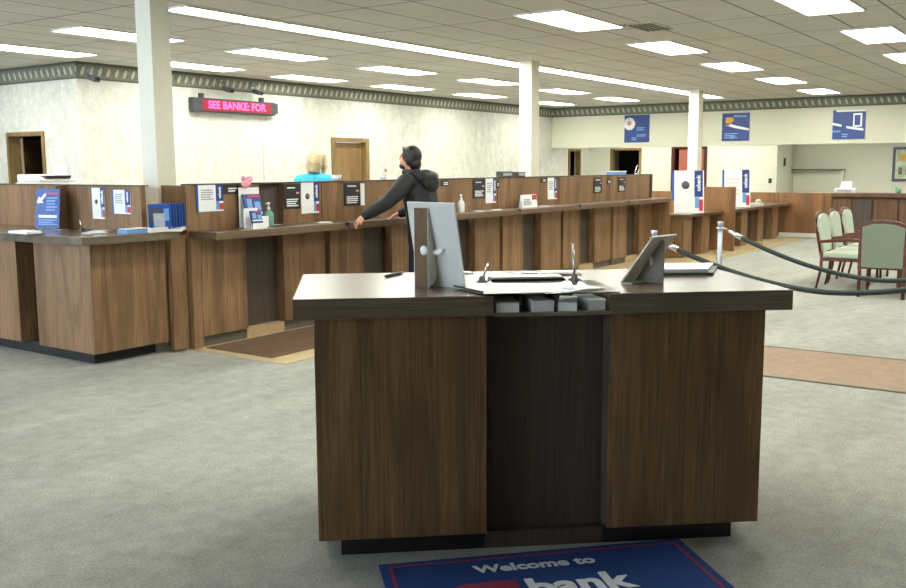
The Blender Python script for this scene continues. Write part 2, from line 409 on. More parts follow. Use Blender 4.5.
# ------------------------------------------------------------------ teller line
SW = 1.655; SX = 5.42; YP = 6.5
st_labels = ['leftmost teller station, green pump bottle on its counter',
             'teller station where the person in black stands',
             'teller station, slim white bottle on its counter',
             'teller station, white note card standing on its counter',
             'teller station, blue and white box on its partition',
             'rightmost teller station, ending in a full side panel']
def station(k):
    t = thing('teller_station', 'brown laminate ' + st_labels[k], 'teller counter', (SX + k * SW, YP, 0), 0, 'teller stations in a row')
    obj('pedestal', B(.05, .57, -.05, .25, .1, .965), 'teller_wood', t, .004)
    obj('pedestal', B(1.05, 1.625, -.05, .25, .1, .965), 'teller_wood', t, .004)
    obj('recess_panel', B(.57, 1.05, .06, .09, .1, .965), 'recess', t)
    obj('toe_board', B(.05, .57, -.02, .2, 0, .1), 'kick', t); obj('toe_board', B(1.05, 1.625, -.02, .2, 0, .1), 'kick', t)
    obj('recess_base', B(.57, 1.05, -.03, .06, 0, .1), 'tile_base', t)
    obj('seam_strip', B(1.625, 1.655, .0, .25, 0, .965), 'recess', t)
    obj('counter_top', B(0 if k else -.03, SW - .006, -.35, .02, .965, 1.03), 'counter', t, .004)
    obj('seam_clip', B(SW - .06, SW - .007, -.353, -.28, 1.0, 1.034), 'black', t) if k < 5 else None
    if k == 0:
        obj('partition', B(-.05, .80, 0, .05, 1.03, 1.42), 'teller_wood', t); obj('partition', B(.80, 1.11, .05, .1, 1.03, 1.42), 'recess', t)
        obj('partition', B(1.11, 1.64, 0, .05, 1.03, 1.42), 'teller_wood', t)
        obj('end_panel', B(-.05, -.005, .05, .32, 0, 1.42), 'teller_wood', t); obj('end_post', B(-.05, .045, -.045, .05, 0, .965), 'teller_wood', t)
    else:
        obj('partition', B(0, SW - .02, 0, .05, 1.03, 1.42), 'teller_wood', t)
    obj('top_cap', B(0, SW - .004, -.008, .12, 1.42, 1.432), 'recess', t)
    if k == 5:
        obj('end_panel', B(SW - .04, SW, -.35, .3, 0, .963), 'teller_wood', t); obj('end_post', B(SW - .06, SW - .005, -.015, .12, 1.03, 1.42), 'recess', t)
    return t
for k in range(6): station(k)
# gate filler between the corner counter and the line
o = thing('counter_gate', 'low brown wooden gate panel between the corner counter and the teller line', 'gate', (5.28, 6.5, 0))
obj('gate_panel', B(-.09, .07, 0, .04, .02, .985), 'teller_wood', o); obj('top_rail', B(-.09, .07, -.01, .05, .985, 1.0), 'far_wood', o)

# corner counter (runs back to the left)
o = thing('corner_counter', 'brown counter with a thick dark top at the left edge, beside the teller line', 'counter', (4.27, 6.38, 0))
obj('counter_top', MB().prism([(0, 0), (.93, 0), (.93, .30), (.68, .30), (.68, 3.6), (0, 3.6)], 2, .985, 1.05), 'slab', o, .004)
pd = MB(); pd.box(.18, .90, .17, .4, .1, .985); obj('end_panel', pd, 'teller_wood', o)
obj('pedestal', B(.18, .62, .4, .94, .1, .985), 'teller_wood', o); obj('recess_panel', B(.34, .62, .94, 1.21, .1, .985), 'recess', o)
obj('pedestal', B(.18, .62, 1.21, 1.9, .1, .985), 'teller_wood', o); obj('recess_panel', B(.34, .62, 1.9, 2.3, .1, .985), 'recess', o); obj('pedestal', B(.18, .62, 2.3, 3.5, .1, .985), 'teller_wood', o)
obj('plinth', MB().prism([(.26, .3), (.86, .3), (.86, .42), (.5, .42), (.5, 3.5), (.26, 3.5)], 2, 0, .1), 'black', o)
obj('partition', B(.68, .73, .17, 3.6, 1.0, 1.42), 'teller_wood', o)
obj('partition_fin', B(.58, .68, 1.2, 1.24, 1.05, 1.42), 'teller_wood', o)
obj('top_cap', B(.67, .76, .165, 3.6, 1.42, 1.43), 'recess', o)

# lower ledges beyond the line
def ledge(x0, x1, y, label):
    t = thing('low_desk', label, 'desk', (x0, y, 0), 0, 'low desks beyond the teller line'); L = x1 - x0
    obj('desk_top', B(0, L, 0, .5, .70, .75), 'counter', t, .004)
    n = max(2, int(L / .9)); w = L / n
    for i in range(n):
        obj('pedestal', B(i * w + .04, i * w + .42, .1, .45, .02, .70), 'teller_wood', t)
        obj('recess_panel', B(i * w + .42, (i + 1) * w + .04 if i < n - 1 else L, .25, .28, .02, .70), 'recess', t)
    obj('toe_board', B(.04, L, .3, .4, 0, .02), 'kick', t)
ledge(15.42, 17.18, 5.85, 'low brown desk under the nearer white sign board, beyond the teller line')
ledge(17.26, 21.46, 5.8, 'low brown desk running to the half wall, under the farther white sign board')
o = obj('divider_panel', B(17.19, 17.25, 5.66, 6.4, 0, 1.18), 'far_wood'); tag(o, 'tall upright brown wooden divider panel between the two low desks', 'divider')
bb = MB().box(-.1, .1, -.08, .08, 0, .06)
for (x, y, l) in [(16.55, 5.7, 'small beige tile block on the floor under the nearer low desk'), (18.9, 5.72, 'small beige tile block on the floor under the farther low desk')]:
    o = obj('tile_block', B(-.12, .12, -.06, .06, .006, .07), 'tile_base'); o.location = (x, y, 0); tag(o, l, 'tile', 'beige floor blocks')

# ------------------------------------------------------------------ signs
def text_part(par, name, body, size, m, x, y, z, rot=0, bold=0, depth=.0015, sx=1):
    return obj(name, text_mb(body, size, depth, stand(x, y, z, rot), bold=bold, sx=sx), m, par)
def lines(par, x0, x1, z0, z1, n, m, y=-.0075, name='print_lines'):
    mb = MB(); h = (z1 - z0) / n
    for i in range(n):
        e = x1 - (x1 - x0) * random.choice((0, .08, .2))
        mb.box(x0, e, y - .0012, y, z1 - (i + .75) * h, z1 - (i + .2) * h)
    return obj(name, mb, m, par)
def notice(label, loc, rotz, w, h, group='white notices on the partition', blue_left=False, seal=False, pic=True):
    t = thing('notice', label, 'sign', loc, rotz, group)
    t0 = t; t = obj('panel', B(0, w, -.006, 0, 0, h), 'paper', t0)
    s = w * .70
    obj('blue_band', B(s, w, -.008, -.006, h * .38, h), 'deep_blue', t)
    text_part(t, 'lettering', 'usbank', min(h * .15, (w - s) * .9), 'paper', (s + w) / 2, -.009, h * .70, -PI / 2, .002)
    ph = MB(); ph.box(s, s + (w - s) * .45, -.008, -.006, h * .06, h * .38); ph2 = MB(); ph2.box(s + (w - s) * .45, w, -.008, -.006, h * .06, h * .30)
    obj('photo_block', ph, 'sky_blue', t); obj('photo_block', ph2, 'red', t)
    lines(t, w * .1, s * .85, h * .42, h * .85, 5, 'paper_grey') if not seal else obj('seal', MB().lathe([(.0, 0), (w * .12, 0), (w * .12, .0015), (0, .0015)], (0, 0, 0), 20).xf(Matrix.Translation((s * .5, -.006, h * .55)) @ Matrix.Rotation(PI / 2, 4, 'X')), 'grey_plastic', t)
    if blue_left: obj('blue_edge', B(-.02, 0, -.006, .0, h * .0, h), 'blue', t0)
    return t0
def plaque(label, loc, w, h, big=True):
    t = thing('plaque', label, 'sign', loc, 0, 'dark plaques on the partition')
    t0 = t; t = obj('panel', B(0, w, -.006, 0, 0, h), 'plaque', t0)
    if big:
        lines(t, w * .15, w * .85, h * .08, h * .42, 4, 'paper'); obj('red_mark', B(w * .75, w * .93, -.008, -.006, h * .60, h * .68), 'pink', t)
        lines(t, w * .2, w * .8, h * .8, h * .9, 1, 'paper', name='heading_line')
    else: lines(t, w * .3, w * .85, h * .2, h * .75, 2, 'paper')
    return t0
YF = YP - .002
notice('white notice with a blue band, leftmost on the teller partition', (5.50, YF, 1.19), 0, .28, .23, blue_left=True)
plaque('small dark plaque right of the leftmost white notice', (5.785, YF, 1.335), .185, .08, False)
plaque('dark plaque with white text right of the green pump bottle', (6.535, YF, 1.175), .22, .235)
notice('tall white notice with a seal below the blond person in blue', (6.77, YF, 1.12), 0, .25, .305, seal=True)
plaque('dark plaque with white text just above the hand of the person in black', (7.4, YF, 1.175), .25, .235)
o = obj('paper_slip', B(7.66, 7.72, YF - .01, YF, 1.17, 1.4), 'paper'); tag(o, 'narrow white paper slip beside the plaque above the hand', 'paper')
plaque('small dark plaque just right of the back of the person in black', (9.12, YF, 1.34), .16, .07, False)
plaque('dark plaque with white text right of the slim white bottle', (9.8, YF, 1.18), .27, .23)
notice('white notice with a blue band right of the plaque, behind the slim white bottle', (10.09, YF, 1.11), 0, .24, .31)
plaque('small dark plaque at the seam left of the white note card', (10.335, YF, 1.30), .08, .08, False)
plaque('small dark plaque above and right of the white note card', (11.5, YF, 1.345), .16, .065, False)
notice('white notice with a blue band right of the white note card', (11.69, YF, 1.11), 0, .26, .30)
plaque('dark plaque with a white round print, left of the blue and white box', (13.12, YF, 1.16), .28, .235)
plaque('small dark plaque below the blue and white box', (13.59, YF, 1.29), .13, .08, False)
plaque('dark plaque with white print, rightmost on the partition', (13.99, YF, 1.16), .27, .23)

# ------------------------------------------------------------------ things on the teller counters
ZK = 1.03
def brochure_holder(loc, w, h, label, figure=False, dep=.12):
    t = thing('brochure_holder', label, 'brochure holder', loc, 0, 'brochure holders on the left counter')
    hb = MB(); hb.prism([(0, 0), (-dep, 0), (-dep, h * .28), (-dep + .004, h * .28), (-dep + .01, .006), (-.006, .006), (0, h)], 0, 0, w); obj('holder', hb, 'paper', t)
    tilt = Matrix.Translation((0, -dep + .02, .015)) @ Matrix.Rotation(-.25, 4, 'X')
    obj('leaflet', B(.02, w - .02, 0, .012, 0, h * .82).xf(tilt), 'deep_blue', t)
    tf = Matrix.Translation((0, -dep + .018, .015)) @ Matrix.Rotation(-.25, 4, 'X')
    obj('print_photo', MB().box(w * .2, w * .45, -.003, .0, h * .42, h * .7).box(w * .55, w * .85, -.003, 0, h * .4, h * .62).xf(tf), 'sky_blue', t)
    obj('title_strip', B(w * .15, w * .85, -.003, 0, h * .3, h * .36).xf(tf), 'paper', t); obj('red_strip', B(w * .3, w * .9, -.003, 0, h * .74, h * .79).xf(tf), 'red', t)
    if figure: obj('topper', MB().sphere((w * .3, -.02, h + .035), (.06, .008, .035)).sphere((w * .48, -.02, h + .075), (.045, .008, .03)).sphere((w * .2, -.02, h + .08), (.03, .008, .025)), 'pink', t)
brochure_holder((5.94, 6.47, ZK), .25, .36, 'tall white and blue brochure holder with a pink topper on the teller counter', True)
brochure_holder((5.87, 6.34, ZK), .17, .18, 'short brochure holder of blue leaflets left of the green pump bottle')
def pump(loc, label, m, s=1, hgt=.155, r=.045):
    t = thing('pump_bottle', label, 'bottle', loc, 0)
    obj('bottle_body', MB().lathe([(0, 0), (r * .95, 0), (r, .01), (r, hgt * .75), (r * .6, hgt * .92), (r * .3, hgt), (0, hgt)]), m, t)
    obj('pump_head', MB().lathe([(0, hgt), (r * .36, hgt), (r * .36, hgt + .02), (r * .14, hgt + .022), (r * .14, hgt + .05), (r * .3, hgt + .052), (r * .3, hgt + .066), (0, hgt + .068)]).tube([(0, 0, hgt + .058), (-.04, -.01, hgt + .055)], .006), 'paper', t)
pump((6.22, 6.38, ZK), 'green hand sanitizer pump bottle on the left teller counter', 'green_gel')
pump((9.30, 6.33, ZK), 'slim white pump bottle on the counter behind the cardboard sign', 'pale_plastic', hgt=.15, r=.04)
t = thing('note_card', 'white note card with a red corner standing on the counter', 'card', (10.72, 6.33, ZK))
obj('card', MB().prism([(-.0, 0), (.06, 0), (.03, .17), (.024, .17)], 0, 0, .40), 'paper', t); obj('red_corner', B(.28, .39, -.0, .004, .10, .165).xf(Matrix.Rotation(-.14, 4, 'X') @ Matrix.Translation((0, -.004, 0))), 'red', t); lines(t, .04, .25, .03, .12, 4, 'paper_grey', y=.004)
t = thing('display_unit', 'dark grey desk display on the partition top, the larger of two', 'display', (10.5, 6.52, 1.432), 0, 'dark displays on the partition')
obj('housing', B(0, .31, 0, .08, 0, .075), 'grey_plastic', t, .008); obj('screen', B(.05, .26, -.003, 0, .018, .055), 'paper_grey', t)
t = thing('display_unit', 'dark grey desk display on the partition top, the smaller of two', 'display', (10.92, 6.52, 1.432), 0, 'dark displays on the partition')
obj('housing', B(0, .2, 0, .08, 0, .065), 'grey_plastic', t, .008); obj('screen', B(.03, .17, -.003, 0, .015, .05), 'paper_grey', t)
t = thing('tissue_box', 'blue and white box lying on the partition top at the right', 'box', (13.8, 6.5, 1.432))
obj('box_body', B(0, .5, 0, .11, 0, .045), 'sky_blue', t); obj('box_lid', B(-.005, .505, -.005, .115, .045, .06), 'paper', t)
t = thing('wire_ornament', 'small silver wire loop ornament on the partition top, rightmost', 'ornament', (14.8, 6.54, 1.432))
obj('stand', MB().lathe([(0, 0), (.05, 0), (.04, .012), (0, .015)]), 'chrome', t)
obj('loop', MB().tube([(-.07, 0, .01), (-.04, 0, .07), (.0, 0, .13), (.05, 0, .15), (.09, 0, .11), (.07, 0, .05), (.04, 0, .01)], .008), 'chrome', t)
o = obj('paper_cup', MB().lathe([(0, 0), (.045, 0), (.055, .06), (.05, .06), (.042, .008), (0, .008)]), 'paper'); o.location = (7.36, 6.56, 1.432); tag(o, 'small white paper cup on the partition top in front of the wooden door', 'cup')
t = thing('flower_ornament', 'white artificial flower on the partition top left of the person in black', 'flower', (8.13, 6.56, 1.432))
obj('pot', MB().lathe([(0, 0), (.03, 0), (.04, .04), (0, .04)]), 'pale_plastic', t); obj('stem', MB().tube([(0, 0, .03), (.01, 0, .09)], .004), 'green_gel', t)
pt = MB()
for k in range(6): pt.sphere((.01 + .04 * math.cos(k * PI / 3), -.01, .10 + .04 * math.sin(k * PI / 3)), (.024, .012, .024), 8, 6)
obj('petals', pt, 'paper', t); obj('flower_center', MB().sphere((.01, -.022, .10), .016, 8, 6), 'yellow', t)
for (x, y, l) in [(6.85, 6.28, 'white paper slips lying on the counter below the seal notice'), (9.62, 6.3, 'white paper slips on the counter right of the slim white bottle'), (10.0, 6.28, 'white paper slips on the counter below the blue band notice'), (11.25, 6.3, 'white paper slips on the counter right of the note card')]:
    t = thing('paper_slips', l, 'paper', (x, y, ZK), 0, 'paper slips on the teller counter')
    for j in range(3): obj('slip', B(-.08, .08, -.05, .05, .001 + j * .004, .004 + j * .004).xf(Matrix.Rotation(j * .3, 4, 'Z')), 'paper', t)

# ------------------------------------------------------------------ things on the corner counter
ZL = 1.05; LR = -PI / 2     # rotz -90 deg: local -Y faces -X
t = thing('sign_holder', 'blue poster with a white arrow in a clear stand on the corner counter', 'sign', (4.72, 7.69, ZL), LR + .25)
tl = Matrix.Rotation(-.12, 4, 'X')
obj('panel', B(-.02, .24, 0, .004, .01, .345).xf(tl), 'blue', t); obj('stand_foot', B(-.03, .25, -.02, .11, 0, .008), 'acrylic', t)
obj('white_arrow', MB().prism([(.0, .24), (.02, .28), (.035, .265), (.085, .31), (.10, .29), (.055, .245), (.075, .225), (.0, .22)], 1, -.009, -.0065).xf(tl), 'paper', t)
obj('white_strip', B(.02, .22, -.009, -.0065, .095, .12).xf(tl), 'paper', t); obj('red_strip', B(.10, .23, -.009, -.0065, .295, .312).xf(tl), 'red', t)
lines(t, .10, .22, .15, .28, 5, 'sky_blue', -.0065).data.transform(tl); lines(t, .02, .22, .03, .085, 3, 'sky_blue', -.0065).data.transform(tl)
notice('tall white notice with a seal on the corner partition, left of another notice', (4.949, 7.2, 1.14), LR, .17, .265, seal=True)
notice('white notice with a blue band on the corner partition, near the white column', (4.949, 6.9, 1.19), LR, .22, .20, blue_left=True)
t = thing('brochure_rack', 'slanted rack of blue brochures at the end of the corner counter', 'brochure rack', (5.13, 6.50, ZL), -(PI / 2 - .75))
TB = Matrix.Rotation(.0, 4, 'X')
obj('rack_base', MB().prism([(-.13, 0), (.16, 0), (.16, .035), (-.13, .02)], 0, -.10, .16), 'pale_plastic', t)
for k in range(6):
    bo = obj('brochure', MB().prism([(-.11 + k * .04, .02), (-.095 + k * .04, .02), (-.125 + k * .04, .225), (-.14 + k * .04, .225)], 0, -.10 + k * .018, .075 + k * .018), 'blue' if k % 2 == 0 else 'deep_blue', t)
    obj('cover_edge', MB().prism([(-.097 + k * .04, .02), (-.095 + k * .04, .02), (-.125 + k * .04, .226), (-.127 + k * .04, .226)], 0, .068 + k * .018, .076 + k * .018), 'sky_blue', bo)
    if k == 0:
        obj('cover_photo', MB().prism([(-.1205, .06), (-.1395, .19), (-.142, .19), (-.123, .06)], 0, -.085, .01), 'grey_plastic', bo); obj('cover_photo', MB().prism([(-.117, .04), (-.133, .15), (-.1365, .15), (-.1205, .04)], 0, -.06, .03), 'paper_grey', bo)
        obj('cover_print', MB().prism([(-.125, .09), (-.1385, .19), (-.141, .19), (-.1275, .09)], 0, .025, .065), 'sky_blue', bo)
for i, (x, y, m, l) in enumerate([(4.86, 6.5, 'sky_blue', 'stack of pale blue leaflets left of the brochure rack'), (5.02, 6.405, 'card', 'stack of cream leaflets in front of the brochure rack')]):
    t = thing('leaflet_stack', l, 'leaflets', (x, y, ZL), .1, 'leaflet stacks by the brochure rack')
    obj('stack', B(-.12, .1, -.02, .09 if i == 0 else .02, 0, .03), m, t); obj('top_sheet', B(-.11, .11, -.025, .08 if i == 0 else .02, .03, .036), 'paper', t)
def pen_stand(loc, label, top, bend, zrot=0):
    t = thing('pen_stand', label, 'pen', loc, zrot, 'chained counter pens')
    obj('base', MB().lathe([(0, 0), (.035, 0), (.035, .006), (.015, .014), (.012, .03), (0, .03)]), 'grey_plastic', t)
    obj('pen', MB().tube([(0, 0, .012), (bend * .3, 0, top * .45), (bend, 0, top)], [.006, .006, .0035]), 'chrome', t)
    return t
pen_stand((4.73, 7.05, ZL), 'chained pen on the corner counter, right of the blue poster', .10, -.02)
for (x, y, r, l) in [(4.79, 6.9, .3, 'white slips on the corner counter right of the pen'), (4.62, 6.72, -.2, 'white slips on the corner counter near its front edge')]:
    t = thing('paper_slips', l, 'paper', (x, y, ZL), r, 'white slips on the corner counter')
    for j in range(2): obj('slip', B(-.08, .08, -.06, .06, .001 + j * .004, .004 + j * .004).xf(Matrix.Rotation(j * .4, 4, 'Z')), 'paper', t)
o = obj('stapler', MB().prism([(-.02, 0), (.02, 0), (.02, .025), (-.02, .03)], 0, -.06, .06), 'black'); o.location = (4.92, 6.7, ZL); tag(o, 'small black stapler on the corner counter beside the pale blue leaflets', 'stapler')
t = thing('slip_tray', 'shallow tray of white slips at the left front edge of the corner counter', 'tray', (4.2, 7.12, ZL), LR)
obj('tray', B(-.22, .16, -.01, .14, 0, .008), 'grey_plastic', t); obj('slips', B(-.12, .14, -.005, .12, .008, .028), 'paper', t)
t = thing('photocopier', 'white photocopier behind the corner partition, below the open doorway', 'copier', (5.66, 9.0, .07), 0)
obj('cabinet', B(-.2, .2, -.2, .2, -.07, .9), 'pale_plastic', t, .02); obj('body', B(-.22, .22, -.22, .22, .9, 1.36), 'pale_plastic', t, .02); obj('lid', MB().prism([(-.2, 0), (.2, 0), (.2, .08), (-.03, .08), (-.2, .03)], 0, -.2, .2).xf(Matrix.Translation((0, 0, 1.36))), 'pale_plastic', t, .01); obj('output_slot', B(-.12, .16, -.19, -.05, 1.40, 1.43), 'plaque', t)
o = obj('wall_paper_notice', B(8.09, 8.099, 12.36, 12.66, 1.36, 1.62), 'paper')
tag(o, 'blank white paper posted on the wall right of the open doorway', 'paper')

# ------------------------------------------------------------------ wall fittings
t = thing('led_sign', 'long black scrolling sign with red glowing letters on the back wall', 'sign', (10.04, 11.93, 2.45))
obj('case', B(0, 1.77, -.06, .06, 0, .215), 'sign_case', t, .008); obj('screen', B(.17, 1.66, -.066, -.06, .025, .19), 'led_glow', t)
obj('end_cap', B(1.77, 1.83, -.05, .03, .03, .2), 'sign_case', t)
text_part(t, 'lettering', 'SEE BANKE: FOR', .165, 'led', .905, -.069, .108, 0, .004, sx=1.03)
obj('bracket', MB().box(.2, .26, 0, .07, .215, .29).box(1.5, 1.56, 0, .07, .215, .29), 'sign_case', t)
obj('cable', MB().tube([(1.62, .04, .02), (1.6, .05, -.3), (1.57, .055, -.6), (1.56, .055, -1.1)], .006), 'card', t)
def security_camera(loc, label):
    t = thing('security_camera', label, 'security camera', loc, 0, 'security cameras under the border')
    obj('bracket', MB().tube([(0, .08, .06), (0, -.02, .06), (0, -.05, .0)], .014), 'steel', t); obj('housing', B(-.05, .05, -.17, .0, -.07, .0).xf(Matrix.Rotation(.25, 4, 'X')), 'grey_plastic', t, .01)
    obj('lens', MB().lathe([(0, 0), (.025, 0), (.025, .03), (0, .03)]).xf(Matrix.Translation((0, -.16, -.075)) @ Matrix.Rotation(PI / 2, 4, 'X')), 'black', t)
security_camera((8.25, 11.9, 2.87), 'small security camera at the left corner of the back wall')
security_camera((10.72, 11.9, 2.87), 'small security camera above the left half of the red letter sign')
security_camera((11.36, 11.9, 2.87), 'small security camera above the right half of the red letter sign')
def poster(loc, w, h, label, kind):
    t = thing('poster', label, 'poster', loc, LR, 'blue posters on the soffit')
    t = obj('panel', B(0, w, -.015, 0, 0, h), 'deep_blue', t)
    if kind == 0:
        obj('white_disc', MB().lathe([(0, 0), (.15, 0), (.15, .003), (0, .003)], seg=24).xf(Matrix.Translation((w * .2, -.015, h * .68)) @ Matrix.Rotation(PI / 2, 4, 'X')), 'paper', t)
        obj('pink_center', MB().lathe([(0, 0), (.06, 0), (.06, .003), (0, .003)], seg=16).xf(Matrix.Translation((w * .2, -.018, h * .7)) @ Matrix.Rotation(PI / 2, 4, 'X')), 'pink', t)
        lines(t, w * .5, w * .85, h * .42, h * .56, 2, 'sky_blue', -.015); lines(t, w * .5, w * .9, h * .2, h * .3, 2, 'sky_blue', -.015)
    if kind == 1:
        obj('yellow_shape', MB().prism([(w * .13, h * .62), (w * .13, h * .85), (w * .38, h * .85), (w * .45, h * .75), (w * .3, h * .6), (w * .22, h * .55)], 1, -.018, -.015), 'yellow', t)
        obj('white_swash', MB().prism([(w * .1, h * .58), (w * .45, h * .47), (w * 1.0, h * .36), (w * 1.0, h * .44), (w * .5, h * .56), (w * .2, h * .66)], 1, -.018, -.015), 'paper', t)
        obj('white_swash', MB().prism([(w * .4, h * .86), (w * .9, h * .84), (w * .9, h * .90), (w * .45, h * .93)], 1, -.018, -.015), 'sky_blue', t)
        lines(t, w * .1, w * .6, h * .08, h * .3, 3, 'sky_blue', -.015)
    if kind == 2:
        fr = MB(); fr.box(w * .63, w * .67, -.02, -.015, h * .42, h * .88).box(w * .85, w * .9, -.02, -.015, h * .42, h * .88).box(w * .67, w * .85, -.02, -.015, h * .82, h * .88).box(w * .67, w * .85, -.02, -.015, h * .42, h * .47)
        obj('white_frame', fr, 'paper', t); obj('white_swash', MB().prism([(0, h * .5), (0, h * .58), (w * .28, h * .5), (w * .28, h * .43)], 1, -.018, -.015), 'paper', t)
        obj('white_swash', MB().prism([(w * .43, h * .38), (w * .43, h * .45), (w * .95, h * .36), (w * .95, h * .28)], 1, -.018, -.015), 'paper', t); obj('pale_band', B(0, w * .25, -.017, -.015, h * .25, h * .3), 'sky_blue', t); obj('white_edge', B(w * .1, w, -.017, -.015, h * .94, h), 'paper', t)
    lines(t, w * .3, w * .5, h * .06, h * .2, 2, 'sky_blue', -.015, 'small_print')
poster((21.795, 9.97, 2.14), .65, .66, 'blue poster with a white disc on the soffit, leftmost of three', 0)
poster((21.795, 7.53, 2.13), .63, .63, 'blue poster with a yellow shape on the soffit, middle of three', 1)
poster((21.795, 5.09, 2.12), .66, .62, 'blue poster with a white frame on the soffit, rightmost of three', 2)
t = thing('thermostat', 'dark thermostat on the narrow wall end in the alcove', 'thermostat', (24.6, 6.875, 1.55))
obj('case', B(-.06, .06, -.03, 0, 0, .2), 'grey_plastic', t, .006); obj('dial_plate', B(-.04, .04, -.034, -.03, .06, .16), 'plaque', t)
t = thing('wall_switch', 'dark light switch on the cream alcove wall', 'switch', (23.995, 7.07, 1.13), LR)
obj('plate', B(0, .08, -.01, 0, 0, .12), 'plaque', t); obj('toggle', B(.03, .05, -.02, -.01, .045, .075), 'black', t)
t = thing('wall_shelf', 'long thin grey shelf on the far alcove wall', 'shelf', (25.5, 5.6, 1.44))
obj('board', B(-.22, -.001, 0, 1.27, 0, .035), 'shelf_grey', t); obj('support', B(-.2, -.16, 0, .05, -1.44, 0), 'card', t); obj('backing', B(-.03, -.001, .05, 1.27, -.5, 0), 'alcove_paint', t)
t = thing('framed_picture', 'pale picture in a slate blue frame on the far right wall', 'picture', (25.49, 4.5, 1.17), LR)
fr = MB(); fr.box(0, .75, -.03, 0, 0, .06).box(0, .75, -.03, 0, .77, .83).box(0, .06, -.03, 0, .06, .77).box(.69, .75, -.03, 0, .06, .77)
obj('frame', fr, 'frame_blue', t); obj('print', B(.06, .69, -.012, 0, .06, .77), 'picture', t); obj('print_block', MB().box(.14, .3, -.014, -.012, .5, .66).box(.36, .62, -.014, -.012, .5, .62), 'yellow', t); obj('print_block', MB().box(.14, .22, -.014, -.012, .16, .34).box(.3, .42, -.014, -.012, .14, .36).box(.5, .62, -.014, -.012, .18, .38), 'shelf_grey', t)

# credenza at the right
t = thing('credenza', 'long dark brown wooden counter along the far right, behind the chairs', 'counter', (21.3, -3, 0))
obj('counter_top', B(-.03, .6, 0, 7.95, .90, .98), 'credenza_wood', t, .005); obj('carcass', B(.05, .55, 0, 7.94, .08, .90), 'recess', t); obj('plinth', B(.12, .5, 0, 7.9, 0, .08), 'black', t)
ys = [7.93, 7.5, 7.1, 6.6, 6.1, 5.6, 5.1, 4.6, 4.1, 3.6]
for i in range(len(ys) - 1): obj('door_panel', B(.02, .05, ys[i + 1] + .03, ys[i] - .02, .1, .86), 'recess' if i in (1,) else 'credenza_wood', t, .004)
t = thing('fax_machine', 'white fax machine on the left end of the dark counter', 'fax machine', (21.6, 4.72, .98), LR)
obj('body', B(-.2, .24, -.15, .15, 0, .10), 'pale_plastic', t, .015); obj('paper_tray', MB().prism([(.05, .1), (.09, .1), (.16, .24), (.13, .24)], 0, -.12, .1), 'paper', t); obj('keypad', B(-.15, .15, -.16, -.15, .03, .07), 'paper_grey', t)
o = obj('glass_jar', MB().lathe([(0, 0), (.05, 0), (.055, .08), (.035, .10), (.035, .12), (0, .12)]), 'green_gel'); o.location = (21.6, 3.68, .98); tag(o, 'small pale green jar on the dark counter below the picture', 'jar')

# sign boards on the low desks
RB = -(PI / 2 - .62)
def board(loc, label, seal):
    t = thing('sign_board', label, 'sign', loc, RB, 'white sign boards on the low desks'); w, h = .52, .74
    tl = Matrix.Rotation(-.10, 4, 'X'); t0 = t
    def p(n, mb, m): obj(n, mb.xf(tl), m, t0 if n in ('easel_leg', 'blue_edge') else t)
    t0 = t; t = obj('panel', B(-w / 2, w / 2, 0, .012, 0, h).xf(tl), 'paper', t0); p('blue_edge', B(-w / 2 - .035, -w / 2, 0, .02, .22, h), 'blue')
    p('blue_band', B(w * .18, w * .46, -.003, 0, h * .38, h), 'deep_blue'); p('photo_block', B(w * .2, w * .34, -.003, 0, h * .12, h * .37), 'sky_blue'); p('photo_block', B(w * .34, w * .47, -.003, 0, h * .05, h * .32), 'red')
    me = text_mb('usbank', .10, .002, stand(w * .32, -.004, h * .7, -PI / 2), bold=.003); me.transform(tl); obj('lettering', me, 'paper', t)
    if seal: p('seal', MB().lathe([(0, 0), (.07, 0), (.07, .002), (0, .002)], seg=24).xf(Matrix.Translation((-w * .12, 0, h * .66)) @ Matrix.Rotation(PI / 2, 4, 'X')), 'grey_plastic')
    else: lines(t, -w * .36, w * .1, h * .3, h * .8, 5, 'card', -.0005).data.transform(tl)
    p('easel_leg', MB().prism([(.012, h * .8), (.2, .0), (.18, 0), (.012, h * .7)], 0, -.03, .03), 'card')
board((15.95, 6.05, .75), 'white sign board with a seal and blue band on the nearer low desk', True)
board((18.75, 6.12, .75), 'white sign board with a blue band on the farther low desk', False)
o = obj('desk_phone', MB().box(-.14, .14, -.1, .1, 0, .05).tube([(-.12, -.02, .08), (-.06, -.02, .10), (.06, -.02, .10), (.12, -.02, .08)], .03), 'card'); o.location = (19.8, 6.05, .75); tag(o, 'pale desk phone on the farther low desk right of the sign board', 'phone')

# ------------------------------------------------------------------ front check desk (rotated)
DA = math.atan2(-0.7548924, 0.65584867)
DO = Vector((2.58466, 2.54004, 0))
EX = Vector((0.65584867, -0.7548924, 0)); EY = Vector((0.7548924, 0.65584867, 0))
def D(a, b, z=1.07): return tuple(DO + EX * a + EY * b + Vector((0, 0, z)))
t = thing('check_writing_desk', 'brown stand-up check desk with a thick dark top in the foreground', 'desk', DO, DA)
W_, DP = 2.0, .87
sl = MB()
sl.prism([(0, 0), (.777, 0), (.777, .40), (1.242, .40), (1.242, 0), (W_, 0), (W_, DP), (0, DP)], 2, .9885, 1.07)
obj('desk_top', sl, 'slab', t, .003)
obj('shelf_floor', B(.777, 1.242, 0, .40, .985, 1.0), 'slab', t); obj('shelf_divider', B(.90, .91, .05, .39, 1.0, 1.062), 'acrylic', t); obj('shelf_divider', B(1.035, 1.04, .05, .39, 1.0, 1.062), 'slab', t)
obj('glass_plate', B(.74, 1.28, -.004, .41, 1.0712, 1.0765), 'acrylic', t)
obj('side_panel', B(.077, .755, .04, .83, .085, .9885), 'desk_wood', t, .003); obj('side_panel', B(1.256, 1.905, .04, .83, .085, .9885), 'desk_wood', t, .003)
